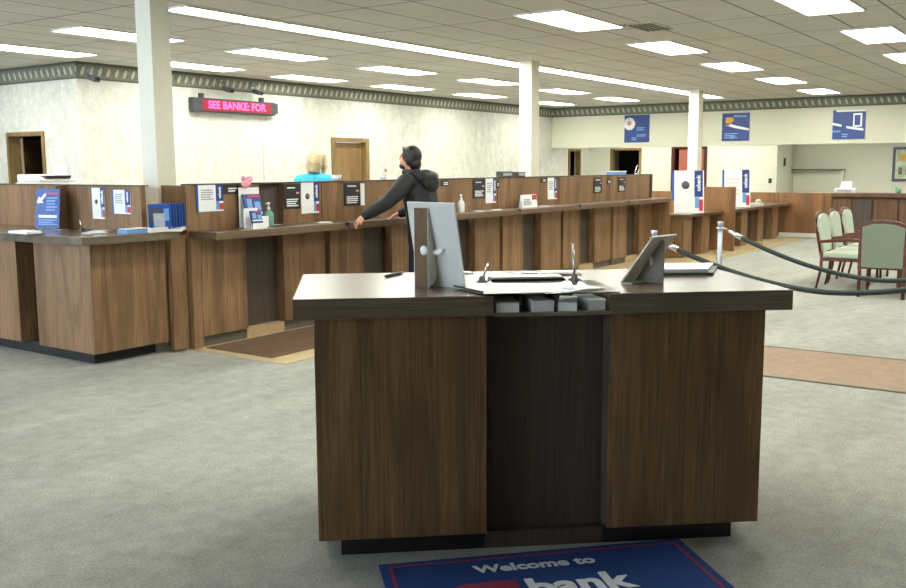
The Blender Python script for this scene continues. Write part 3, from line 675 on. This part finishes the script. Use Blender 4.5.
obj('recess_panel', B(.755, 1.256, .14, .17, .07, .985), 'recess', t); obj('recess_base', B(.755, 1.256, .10, .14, 0, .07), 'recess', t); obj('recess_side_shade', B(.755, .757, .045, .14, .09, .985), 'recess', t); obj('recess_side_shade', B(1.254, 1.256, .045, .14, .09, .985), 'recess', t)  # thin side liners: dark color paints the shade on the inner faces
obj('plinth', B(.165, .755, .10, .76, 0, .085), 'black', t); obj('plinth', B(1.256, 1.815, .10, .76, 0, .085), 'black', t)
# slips inside the shelf
for i, (a0, a1, b0, h, rz, l) in enumerate([(.785, .885, .02, .045, 0, 'stack of white slips in the desk shelf, leftmost'), (.925, 1.02, .02, .05, .05, 'stack of white slips in the desk shelf, second from left'), (1.06, 1.14, .02, .042, -.25, 'slanted stack of white slips in the desk shelf, third from left'), (1.15, 1.225, .03, .05, .1, 'stack of white slips in the desk shelf, rightmost')]):
    c = ((a0 + a1) / 2, b0 + .1); w = (a1 - a0) / 2
    p = thing('slip_stack', l, 'paper slips', D(c[0], c[1], 1.0), DA + rz, 'white slips in the desk shelf')
    obj('stack', B(-w * .92, w * .92, -.10, .10, 0, h * .8), 'paper', p); obj('top_slip', MB().prism([(-.11, h * .8), (.09, h * .8), (.09, h * .84), (-.10, h * .9), (-.115, h * .84)], 0, -w * .9, w * .9), 'paper', p)
p = pen_stand(D(.787, .40), 'short silver counter pen on the check desk, left of the slip tray', .085, .025, DA)
p = pen_stand(D(1.197, .415), 'tall silver counter pen on the check desk, right of the slip tray', .165, -.01, DA)
p = thing('slip_tray', 'long low dark slip tray on the check desk between the two pens', 'tray', D(.83, .43), DA)
obj('tray', B(0, .33, 0, .10, 0, .012), 'black', p); obj('slips', B(.01, .32, .008, .10, .012, .02), 'paper', p)
for (a, b, rz, w, d_, m, l) in [(.72, .80, .2, .16, .08, 'card', 'loose grey slips at the back of the check desk, behind the short pen'), (1.05, .74, .1, .12, .07, 'paper', 'small white slip at the back of the check desk, left of the grey card'), (1.19, .68, -.1, .2, .07, 'taupe', 'grey folded card at the back of the check desk, behind the tall pen'), (1.13, .10, .5, .2, .12, 'paper', 'white slip lying on the clear plate at the desk front')]:
    p = thing('loose_slip', l, 'paper', D(a, b, 1.07 if b > .2 else 1.0765), DA + rz, 'loose slips on the check desk')
    obj('sheet', MB().prism([(-w / 2, 0), (w / 2, 0), (w / 2, .003), (0, .009), (-w / 2, .003)], 1, -d_ / 2, d_ / 2), m, p); obj('print', B(-w * .3, -w * .1, -d_ * .3, d_ * .3, .0055, .0075), 'paper_grey', p)
# clear writing mat with a dark edge, lying askew
p = thing('writing_mat', 'clear writing mat with a dark left edge lying askew on the desk', 'desk mat', D(.68, .10, 1.0767), DA)
obj('sheet', MB().prism([(-.035, .13), (.06, -.10), (.36, -.08), (.40, .2), (.06, .25)], 2, .0, .0012).xf(Matrix.Identity(4)), 'card', p); obj('edge_strip', MB().tube([(-.035, .125, .006), (.055, -.09, .006)], .004), 'black', p)
o = obj('pen', MB().tube([(0, 0, .007), (.03, 0, .007), (.15, 0, .007), (.19, 0, .007)], [.003, .0065, .007, .005]), 'black'); o.location = D(.375, .66); o.rotation_euler = (0, 0, DA + 1.05); tag(o, 'black pen lying at the back left of the check desk', 'pen')
p = thing('binder', 'white paper stack on a dark binder at the right of the check desk', 'binder', D(1.64, .56), DA)
obj('cover', MB().prism([(0, 0), (.24, -.01), (.37, .27), (.1, .28)], 2, 0, .012), 'grey_plastic', p); obj('pages', MB().prism([(.0, .012), (.22, .005), (.35, .27), (.1, .28)], 2, .012, .028), 'paper', p)
# cardboard easel signs seen from behind
def easel_board(loc, rotz, w, h, tilt, label):
    t = thing('easel_sign', label, 'sign', loc, rotz, 'cardboard easel signs on the check desk')
    T = Matrix.Rotation(tilt, 4, 'X')
    obj('board', B(-w / 2, w / 2, 0, .007, 0, h).xf(T), 'card', t)
    obj('front_print', B(-w / 2 + .012, w / 2 - .012, .007, .0085, .015, h - .015).xf(T), 'deep_blue', t)
    obj('print_title', B(-w * .3, w * .3, .0085, .0095, h * .7, h * .78).xf(T), 'paper', t)
    return t
t = easel_board(D(.602, .315), DA - math.radians(48), .265, .36, .19, 'large pale cardboard easel sign seen from behind, on the left of the check desk')
fp = MB(); fp.box(-.09, -.012, -.069, -.066, 0, .33); obj('easel_front', fp, 'kraft', t)
for x in (-.012, -.09):
    obj('easel_wing', MB().prism([(-.069, 0), (-.069, .33), (-.062, .334), (-.010, .055), (-.014, .035), (-.028, .022), (-.045, .012)], 0, x - .0015, x + .0015), 'card', t)
obj('lock_tab', MB().lathe([(0, 0), (.02, 0), (.02, .003), (0, .003)], seg=16).xf(Matrix.Translation((-.033, -.069, .155)) @ Matrix.Rotation(PI / 2, 4, 'X')), 'paper', t)
obj('lock_strip', MB().prism([(-.010, 0), (.048, .01), (.043, -.006), (.025, -.018), (-.010, -.012)], 1, -.045, -.042).xf(Matrix.Translation((0, 0, .155))), 'paper', t)
t = easel_board(D(1.452, .38), DA + math.radians(40), .19, .255, .64, 'small cardboard easel sign seen from behind, on the right of the check desk')
n_ = 9
arch = [(-.150, 0), (-.150, .172)] + [(-.150 + .045 * (1 - math.cos(k * PI / 2 / n_)) , .172 + .018 * math.sin(k * PI / n_)) for k in range(1, n_)] + [(-.10, .17), (-.08, .12), (-.05, .06), (-.006, .0)]
obj('easel_wing', MB().prism(arch, 0, -.002, .002), 'taupe', t)
obj('wing_hole', MB().prism([(-.085, .07), (-.075, .10), (-.082, .115), (-.095, .11), (-.10, .085)], 0, -.0026, .0026), 'paper', t)
obj('base_flap', MB().prism([(-.095, 0), (0, .0), (0, .004), (-.095, .004)], 1, -.055, -.003), 'card', t)

# welcome mat: local x along its text, y towards the desk
MA = math.atan2(1.4 - 2.28, 3.68 - 2.76)
t = thing('welcome_mat', 'blue entrance mat with a red border line on the floor before the desk', 'floor mat', (2.76, 2.28, 0), MA)
MW, MD = 1.273, .82
obj('pile', B(0, MW, -MD, 0, 0, .012), 'mat_blue', t, .004)
ln = MB(); g, wd = .035, .012
for (x0, x1, y0, y1) in [(g, MW - g, -g - wd, -g), (g, MW - g, -MD + g, -MD + g + wd), (g, g + wd, -MD + g + wd, -g - wd), (MW - g - wd, MW - g, -MD + g + wd, -g - wd)]: ln.box(x0, x1, y0, y1, .012, .0135)
obj('border_line', ln, 'mat_red', t)
FL = lambda x, y, z=.0128: Matrix.Translation((x, y, z))
obj('lettering', text_mb('Welcome to', .088, .0016, FL(.605, -.135), bold=.003, sx=1.08), 'mat_white', t)
obj('logo_shield', MB().prism([(.24, -.27), (.30, -.25), (.492, -.25), (.492, -.42), (.46, -.47), (.24, -.49)], 2, .012, .0134), 'mat_red', t)
obj('logo_lettering', text_mb('us', .2, .0016, FL(.37, -.36, .0139), bold=.007, sx=1.05), 'mat_white', t)
obj('logo_lettering', text_mb('bank', .2, .0016, FL(.715, -.335), bold=.007, sx=1.03), 'mat_white', t)

# ------------------------------------------------------------------ rope barrier
def stanchion(x, y, label):
    t = thing('stanchion', label, 'rope post', (x, y, 0), 0, 'posts of the rope barrier')
    obj('base', MB().lathe([(0, 0), (.16, 0), (.16, .012), (.10, .03), (.04, .045), (0, .045)], seg=28), 'steel', t)
    obj('post', MB().lathe([(0, .04), (.026, .04), (.026, .90), (0, .90)], seg=18), 'steel', t)
    obj('collar', MB().lathe([(0, .885), (.045, .885), (.045, .90), (0, .90)], seg=18), 'chrome', t)
    obj('cap', MB().lathe([(0, .90), (.030, .90), (.033, .955), (.026, .965), (0, .967)], seg=18), 'steel', t)
    obj('ring', MB().tube([(0, -.045, .89), (0, -.07, .885), (0, -.075, .865)], .006, 6), 'chrome', t)
stanchion(10.15, 3.49, 'silver rope post standing beyond the right end of the check desk')
stanchion(8.42, 3.53, 'silver rope post hidden behind the small cardboard sign, only its cap showing')
stanchion(10.15, .18, 'silver rope post at the far right end of the upper rope')
stanchion(8.42, .20, 'silver rope post at the far right end of the lower rope')
def rope(x, y0, y1, ztop, zlow, ymin, label):
    t = thing('barrier_rope', label, 'rope', (x, y0, 0), 0, 'ropes of the barrier')
    def zz(y):
        s = (y - ymin) / ((y0 if y > ymin else y1) - ymin); return zlow + (ztop - zlow) * abs(s) ** 1.75
    ys = [y0 + (y1 - y0) * k / 40 for k in range(41)]
    P_ = [(0, y - y0, zz(y)) for y in ys]
    obj('rope_cover', MB().tube(P_[2:39], .024, 12), 'rope', t)
    obj('end_fitting', MB().tube(P_[0:3], [.012, .026, .028], 12), 'chrome', t); obj('end_fitting', MB().tube(P_[38:41], [.028, .026, .012], 12), 'chrome', t)
rope(10.15, 3.41, .26, .87, .425, 1.83, 'dark green barrier rope, the upper one, hanging from the post right of the desk')
rope(8.42, 3.45, .28, .86, .49, 1.95, 'dark green barrier rope, the lower one, hanging from the post behind the small sign')

# ------------------------------------------------------------------ chairs and table
def cushion(x0, x1, y0, y1, z0, z1): return B(x0, x1, y0, y1, z0, z1)
def arm_chair(loc, rz, label, group):
    # faces -Y locally
    t = thing('arm_chair', label, 'chair', loc, rz, group); w = .25
    obj('seat', B(-w, w, -.27, .2, .40, .47), 'sage', t, .02)
    bt = MB().prism([(-.21, 0), (.21, 0), (.235, .25), (.225, .42), (.15, .47), (0, .485), (-.15, .47), (-.225, .42), (-.235, .25)], 1, -.03, .03).xf(Matrix.Translation((0, .22, .47)) @ Matrix.Rotation(-.16, 4, 'X'))
    obj('backrest', bt, 'sage', t, .012)
    T = Matrix.Translation((0, .22, .47)) @ Matrix.Rotation(-.16, 4, 'X')
    obj('back_frame', MB().tube([T @ Vector(p) for p in [(-.215, .02, -.05), (-.25, .02, .25), (-.24, .02, .43), (-.16, .02, .49), (0, .02, .505), (.16, .02, .49), (.24, .02, .43), (.25, .02, .25), (.215, .02, -.05)]], .018, 8), 'cherry', t)
    obj('seat_frame', B(-w - .01, w + .01, -.27, .22, .36, .40), 'cherry', t, .005)
    for s in (-1, 1):
        obj('leg', MB().tube([(s * .25, -.25, 0), (s * .25, -.25, .62)], [.015, .02], 8), 'cherry', t)
        obj('leg', MB().tube([(s * .24, .27, 0), (s * .24, .22, .25), (s * .235, .22, .47)], [.015, .02, .02], 8), 'cherry', t)
        obj('armrest', MB().tube([(s * .25, -.28, .625), (s * .265, -.15, .64), (s * .26, .1, .62), (s * .245, .27, .60)], [.02, .024, .022, .016], 8), 'cherry', t)
    return t
c0 = arm_chair((12.82, 2.78, 0), 0, 'pale green armchair with cherry wood arms, nearest of the three in a row', 'pale green armchairs in a row')
dup(c0, (13.52, 2.80, 0), 0, 'pale green armchair in the middle of the row of three')
dup(c0, (14.25, 2.80, 0), 0, 'pale green armchair at the far end of the row of three')
t = thing('side_chair', 'cherry wood chair with a wide grey green back, seen from behind at the right edge', 'chair', (12.05, 2.18, 0), PI / 2)
obj('backrest', MB().prism([(-.23, .36), (.23, .36), (.235, .84), (.12, .875), (0, .885), (-.12, .875), (-.235, .84)], 1, .0, .035), 'sage_dark', t, .006)
obj('back_frame', MB().prism([(-.27, .33), (-.235, .33), (-.235, .36), (.235, .36), (.235, .33), (.27, .33), (.27, .87), (.14, .915), (0, .928), (-.14, .915), (-.27, .87)], 1, .004, .03), 'cherry', t, .006)
obj('seat', B(-.25, .25, -.46, .0, .40, .47), 'sage', t, .015); obj('seat_frame', B(-.26, .26, -.46, .02, .34, .40), 'cherry', t)
for s in (-1, 1):
    obj('leg', MB().tube([(s * .245, .017, 0), (s * .245, .017, .40)], .022, 8), 'cherry', t); obj('leg', MB().tube([(s * .235, -.43, 0), (s * .235, -.43, .37)], .02, 8), 'cherry', t)
t = thing('meeting_table', 'cherry wood meeting table between the pale green chairs and the right edge', 'table', (13.85, 1.45, 0))
obj('table_top', MB().box(-1.15, 1.15, -.82, .82, .70, .745), 'cherry', t, .012); obj('apron', B(-1.0, 1.0, -.68, .68, .62, .70), 'cherry', t)
for sx in (-1, 1):
    for sy in (-1, 1): obj('leg', B(sx * .98 - .035, sx * .98 + .035, sy * .66 - .035, sy * .66 + .035, 0, .62), 'cherry', t)
for (x, y, rz, l) in [(14.3, 1.75, .2, 'open white papers lying on the meeting table, the farther stack'), (13.5, 1.6, -.2, 'white papers lying on the meeting table, the nearer stack')]:
    p = thing('paper_stack', l, 'paper', (x, y, .745), rz, 'papers on the meeting table'); obj('stack', B(-.22, .22, -.15, .15, 0, .02), 'paper', p); obj('top_sheet', B(-.2, .22, -.14, .16, .02, .024), 'paper', p)

# ------------------------------------------------------------------ people
def limb(p, q, ra, rb, seg=14):
    p, q = Vector(p), Vector(q); d = (q - p)
    ra = ra if isinstance(ra, tuple) else (ra, ra); rb = rb if isinstance(rb, tuple) else (rb, rb)
    mb = MB(); dn = d.normalized(); ref = Vector((1, 0, 0)) if abs(dn.x) < .85 else Vector((0, 1, 0))
    a = (ref - dn * ref.dot(dn)).normalized(); b = dn.cross(a); vs = []; fs = []; n = 8
    rows_ = []
    def ring(c, k, rr): rows_.append([tuple(c + a * (rr[0] * k * math.cos(2 * PI * t / seg)) + b * (rr[1] * k * math.sin(2 * PI * t / seg))) for t in range(seg)])
    for t in (.15, .55, .85): ring(p - dn * min(ra) * math.sqrt(1 - t * t), t, ra)
    for t in range(n + 1):
        f = t / n; ring(p + d * f, 1, (ra[0] + (rb[0] - ra[0]) * f, ra[1] + (rb[1] - ra[1]) * f))
    for t in (.85, .55, .15): ring(q + dn * min(rb) * math.sqrt(1 - t * t), t, rb)
    for r_ in rows_: vs += r_
    for k in range(len(rows_) - 1):
        fs += [(k * seg + t, k * seg + (t + 1) % seg, (k + 1) * seg + (t + 1) % seg, (k + 1) * seg + t) for t in range(seg)]
    m_ = len(rows_) - 1; fs += [tuple(range(seg))[::-1], tuple(m_ * seg + t for t in range(seg))]
    return mb.add(vs, fs, True)
def skin(verts, edges, radii):
    out = MB()
    for a_, b_ in edges:
        m_ = limb(verts[a_], verts[b_], radii[a_], radii[b_]); out.add(m_.v, m_.f, True)
    return out
def chain(pts): return skin([p for p, _ in pts], [(i, i + 1) for i in range(len(pts) - 1)], [q for _, q in pts])
def fuse(meshes, voxel, smooth=4):
    bm = bmesh.new()
    for m_ in meshes:
        if isinstance(m_, MB): m_ = m_.mesh('tmp')
        bm.from_mesh(m_)
    me = bpy.data.meshes.new('fused'); bm.to_mesh(me); bm.free()
    o = bpy.data.objects.new('fused', me); COL.objects.link(o)
    rm = o.modifiers.new('r', 'REMESH'); rm.mode = 'VOXEL'; rm.voxel_size = voxel; rm.use_smooth_shade = True
    if smooth:
        sm = o.modifiers.new('m', 'SMOOTH'); sm.iterations = smooth; sm.factor = .5
    dg = bpy.context.evaluated_depsgraph_get(); dg.update()
    out = bpy.data.meshes.new_from_object(o.evaluated_get(dg)); bpy.data.objects.remove(o)
    for p in out.polygons: p.use_smooth = True
    return out
def head_parts(c, yaw, pitch=0):
    # head facing +Y before yaw; c = centre of the skull
    T = Matrix.Translation(c) @ Matrix.Rotation(yaw, 4, 'Z') @ Matrix.Rotation(pitch, 4, 'X')
    ms = [MB().sphere((0, -.012, .025), (.076, .096, .095), 18, 12), MB().sphere((0, .025, -.045), (.058, .068, .075), 16, 10), MB().sphere((0, .062, -.088), (.026, .024, .024), 10, 8),
          MB().tube([(0, .082, .02), (0, .108, -.018), (0, .092, -.03)], [.008, .015, .013], 8), MB().tube([(-.022, .082, -.058), (0, .092, -.057), (.022, .082, -.058)], [.006, .009, .006], 8),
          MB().sphere((.078, -.005, -.01), (.012, .022, .034), 10, 8), MB().sphere((-.078, -.005, -.01), (.012, .022, .034), 10, 8), MB().tube([(-.045, .076, .03), (0, .09, .032), (.045, .076, .03)], [.008, .011, .008], 8)]
    for m_ in ms: m_.xf(T)
    return ms, T
def hand_parts(wrist, direction, palm_down, side, curl=.5):
    # five-finger hand; direction = towards the fingertips, palm_down = normal out of the palm
    d = Vector(direction).normalized(); n = Vector(palm_down).normalized(); n = (n - d * n.dot(d)).normalized(); s = d.cross(n) * side
    w = Vector(wrist); P3 = lambda a, b, c: tuple(w + d * a + s * b + n * c)
    ms = [chain([(P3(-.03, 0, 0), (.026, .020)), (P3(.02, 0, 0), (.03, .018)), (P3(.05, 0, .0), (.038, .017)), (P3(.085, 0, .002), (.036, .015))])]
    for b, ln_ in ((.029, .072), (.010, .082), (-.010, .076), (-.028, .060)):
        x = .078; pts = [(P3(x - .02, b, 0), .0098)]; ang = 0; px, pz = x, .0
        for k, fr_ in enumerate((.45, .32, .23)):
            pts.append((P3(px, b * (1 + .15 * k), pz), .0094 - k * .0008)); ang += curl * (.35 + .25 * k)
            px += ln_ * fr_ * math.cos(ang); pz += ln_ * fr_ * math.sin(ang)
        pts.append((P3(px, b * 1.4, pz), .0072)); ms.append(chain(pts))
    ms.append(chain([(P3(.015, .02, .002), .013), (P3(.04, .042, .008), .0115), (P3(.068, .055, .014), .010), (P3(.09, .056, .02), .008)]))
    return ms

def person_customer():
    o = Vector((7.74, 5.72, 0))
    pel = (0, 0, .95); chest = (-.0, .06, 1.30); neck = (-.01, .12, 1.51)
    shL, elL, wrL = (-.19, .08, 1.42), (-.46, .12, 1.22), (-.64, .27, 1.095)
    shR, elR, wrR = (.19, .10, 1.42), (.27, .22, 1.16), (.12, .42, 1.085)
    hc = (-.02, .17, 1.655)
    hipL, knL, anL = (-.09, 0, .93), (-.10, .03, .50), (-.11, -.03, .09); hipR, knR, anR = (.09, 0, .93), (.11, .05, .50), (.13, .02, .09)
    V = [pel, (0, .02, 1.10), chest, (-.005, .085, 1.42), neck, (-.015, .15, 1.60), shL, elL, wrL, shR, elR, wrR, hipL, knL, anL, hipR, knR, anR, (-.13, .10, .035), (.15, .15, .035)]
    Ed = [(0, 1), (1, 2), (2, 3), (3, 4), (4, 5), (3, 6), (6, 7), (7, 8), (3, 9), (9, 10), (10, 11), (0, 12), (12, 13), (13, 14), (0, 15), (15, 16), (16, 17), (14, 18), (17, 19)]
    R = [(.13, .11), (.13, .11), (.15, .12), (.11, .10), .055, .055, .06, .042, .028, .06, .042, .028, .085, .06, .04, .085, .06, .04, .035, .035]
    ms = [skin(V, Ed, R)]; hd, T = head_parts(hc, .25, .12); ms += hd
    ms += hand_parts(wrL, (-.55, .35, -.55), (.0, .15, -1), 1, .7); ms += hand_parts(wrR, (-.7, .5, -.35), (0, 0, -1), -1, .6)
    body = obj('person', fuse(ms, .008), 'skin'); body.location = o
    tag(body, 'person in a black hooded jacket leaning on the teller counter, left arm stretched out', 'person')
    jk = [skin([(0, -.01, .82), (0, 0, .98), (0, .02, 1.12), chest, (-.005, .085, 1.41), (-.01, .11, 1.49), shL, (-.33, .09, 1.32), elL, (-.57, .21, 1.14), (-.625, .258, 1.104), shR, (.25, .16, 1.29), elR, (.18, .34, 1.115), (.14, .40, 1.09)],
               [(0, 1), (1, 2), (2, 3), (3, 4), (4, 5), (4, 6), (6, 7), (7, 8), (8, 9), (9, 10), (4, 11), (11, 12), (12, 13), (13, 14), (14, 15)],
               [(.20, .165), (.20, .165), (.20, .165), (.21, .165), (.15, .125), (.085, .08), .092, .085, .072, .062, .05, .092, .08, .07, .06, .05])]
    obj('jacket', fuse(jk, .012, 6), 'jacket', body)
    hood = [MB().tube([(-.125, .17, 1.52), (-.14, .06, 1.50), (-.08, -.05, 1.46), (.02, -.08, 1.44), (.11, -.03, 1.46), (.14, .08, 1.50), (.11, .19, 1.50)], [.03, .05, .065, .07, .065, .05, .03], 12), MB().sphere((.01, -.08, 1.40), (.12, .06, .09), 14, 10)]
    obj('hood', fuse(hood, .012, 5), 'jacket', body)
    tr = [skin([(0, 0, .98), (0, 0, .90), hipL, knL, (-.11, -.03, .06), hipR, knR, (.13, .02, .06)], [(0, 1), (1, 2), (2, 3), (3, 4), (1, 5), (5, 6), (6, 7)], [(.15, .13), (.155, .135), .105, .085, .07, .105, .085, .07])]
    obj('trousers', fuse(tr, .012, 5), 'jeans', body)
    for (ax, ay) in ((-.12, .04), (.14, .09)):
        obj('shoe', MB().sphere((ax, ay, .045), (.05, .15, .045), 14, 8).sphere((ax, ay - .07, .07), (.045, .07, .065), 12, 8), 'shoe', body)
    hr = [MB().sphere((0, -.026, .03), (.092, .105, .105), 18, 12), MB().sphere((0, -.07, -.05), (.08, .06, .08), 14, 10), MB().tube([(-.07, .035, .075), (0, .075, .095), (.07, .035, .075)], [.016, .02, .016], 10), MB().sphere((.075, -.02, -.01), (.025, .05, .07), 10, 8), MB().sphere((-.075, -.03, -.005), (.025, .045, .07), 10, 8)]
    for h_ in hr: h_.xf(T)
    obj('hair', fuse(hr, .008, 3), 'dark_hair', body)
    bd = MB().sphere((0, .05, -.085), (.055, .05, .035), 12, 8); bd.xf(T); obj('beard', bd, 'dark_hair', body)
    for s in (-1, 1):
        e = MB().sphere((s * .03, .083, .012), (.011, .006, .007), 8, 6); e.xf(T); obj('eye', e, 'eye', body)
def person_teller():
    o = Vector((8.02, 7.5, .03)); a = -1.15
    pel = (0, 0, .92); chest = (0, .05, 1.26); neck = (0, .10, 1.46)
    V = [pel, (0, .02, 1.08), chest, (0, .075, 1.38), neck, (0, .13, 1.55), (-.17, .06, 1.38), (-.24, .10, 1.12), (-.14, .30, 1.04), (.17, .06, 1.38), (.24, .10, 1.12), (.14, .30, 1.04), (-.085, 0, .9), (-.09, .02, .48), (-.09, -.02, .08), (.085, 0, .9), (.09, .02, .48), (.09, -.02, .08), (-.10, .09, .03), (.10, .09, .03)]
    Ed = [(0, 1), (1, 2), (2, 3), (3, 4), (4, 5), (3, 6), (6, 7), (7, 8), (3, 9), (9, 10), (10, 11), (0, 12), (12, 13), (13, 14), (0, 15), (15, 16), (16, 17), (14, 18), (17, 19)]
    R = [(.13, .10), (.11, .09), (.13, .10), (.09, .08), .048, .048, .05, .037, .025, .05, .037, .025, .08, .055, .036, .08, .055, .036, .032, .032]
    ms = [skin(V, Ed, R)]; hd, T = head_parts((0, .15, 1.62), .1, -.15); ms += hd
    ms += hand_parts((-.14, .30, 1.04), (.3, .9, -.2), (0, 0, -1), 1, .6); ms += hand_parts((.14, .30, 1.04), (-.3, .9, -.2), (0, 0, -1), -1, .6)
    body = obj('person', fuse(ms, .008), 'skin_pale'); body.location = o; body.rotation_euler = (0, 0, a)
    tag(body, 'person with long blond hair in a turquoise top standing behind the teller partition', 'person')
    sh = [skin([(0, 0, .86), (0, .01, 1.05), chest, (0, .07, 1.38), (0, .095, 1.44), (-.17, .06, 1.38), (-.21, .08, 1.25), (.17, .06, 1.38), (.21, .08, 1.25)], [(0, 1), (1, 2), (2, 3), (3, 4), (3, 5), (5, 6), (3, 7), (7, 8)], [(.16, .13), (.14, .115), (.155, .125), (.12, .10), (.07, .065), .08, .07, .08, .07])]
    obj('shirt', fuse(sh, .012, 5), 'shirt', body)
    tr = [skin([(0, 0, .94), (0, 0, .87), (-.085, 0, .88), (-.09, .02, .48), (-.09, -.02, .05), (.085, 0, .88), (.09, .02, .48), (.09, -.02, .05)], [(0, 1), (1, 2), (2, 3), (3, 4), (1, 5), (5, 6), (6, 7)], [(.14, .12), (.145, .125), .095, .075, .065, .095, .075, .065])]
    obj('trousers', fuse(tr, .012, 5), 'slacks', body)
    for s in (-1, 1): obj('shoe', MB().sphere((s * .1, .04, .04), (.042, .12, .04), 12, 8), 'shoe', body)
    hr = [MB().sphere((0, -.02, .035), (.098, .115, .105), 18, 12), MB().tube([(0, -.08, .04), (.0, -.11, -.06), (.0, -.115, -.16)], [.09, .085, .05], 12), MB().tube([(-.08, .0, .05), (-.095, -.02, -.08), (-.08, -.03, -.17)], [.04, .04, .02], 10), MB().tube([(.08, .0, .05), (.095, -.02, -.08), (.08, -.03, -.17)], [.04, .04, .02], 10)]
    for h_ in hr: h_.xf(T)
    obj('hair', fuse(hr, .009, 2), 'blond_hair', body)
    for s in (-1, 1):
        e = MB().sphere((s * .03, .083, .012), (.011, .006, .007), 8, 6); e.xf(T); obj('eye', e, 'eye', body)
person_customer(); person_teller()

# ------------------------------------------------------------------ light and view
wd_ = bpy.data.worlds.new('world'); scene.world = wd_; wd_.use_nodes = True
bg = wd_.node_tree.nodes['Background']; bg.inputs['Color'].default_value = (.62, .76, 1, 1); bg.inputs['Strength'].default_value = 1.0
al = bpy.data.lights.new('window_daylight', 'AREA'); al.shape = 'RECTANGLE'; al.size = 12; al.size_y = 2.2; al.energy = 700; al.color = (.74, .85, 1)
ao = bpy.data.objects.new('window_daylight', al); COL.objects.link(ao); ao.location = (-4.3, 10, 1.6); ao.rotation_euler = (PI / 2, 0, -PI / 2)
vs = scene.view_settings; scene.display_settings.display_device = 'sRGB'
vs.view_transform = 'Standard'; vs.look = 'None'; vs.gamma = 1; vs.exposure = .42; vs.use_curve_mapping = False
scene.cycles.use_denoising = True; scene.cycles.max_bounces = 8; scene.cycles.diffuse_bounces = 5; scene.cycles.transmission_bounces = 6
scene.cycles.sample_clamp_indirect = 6
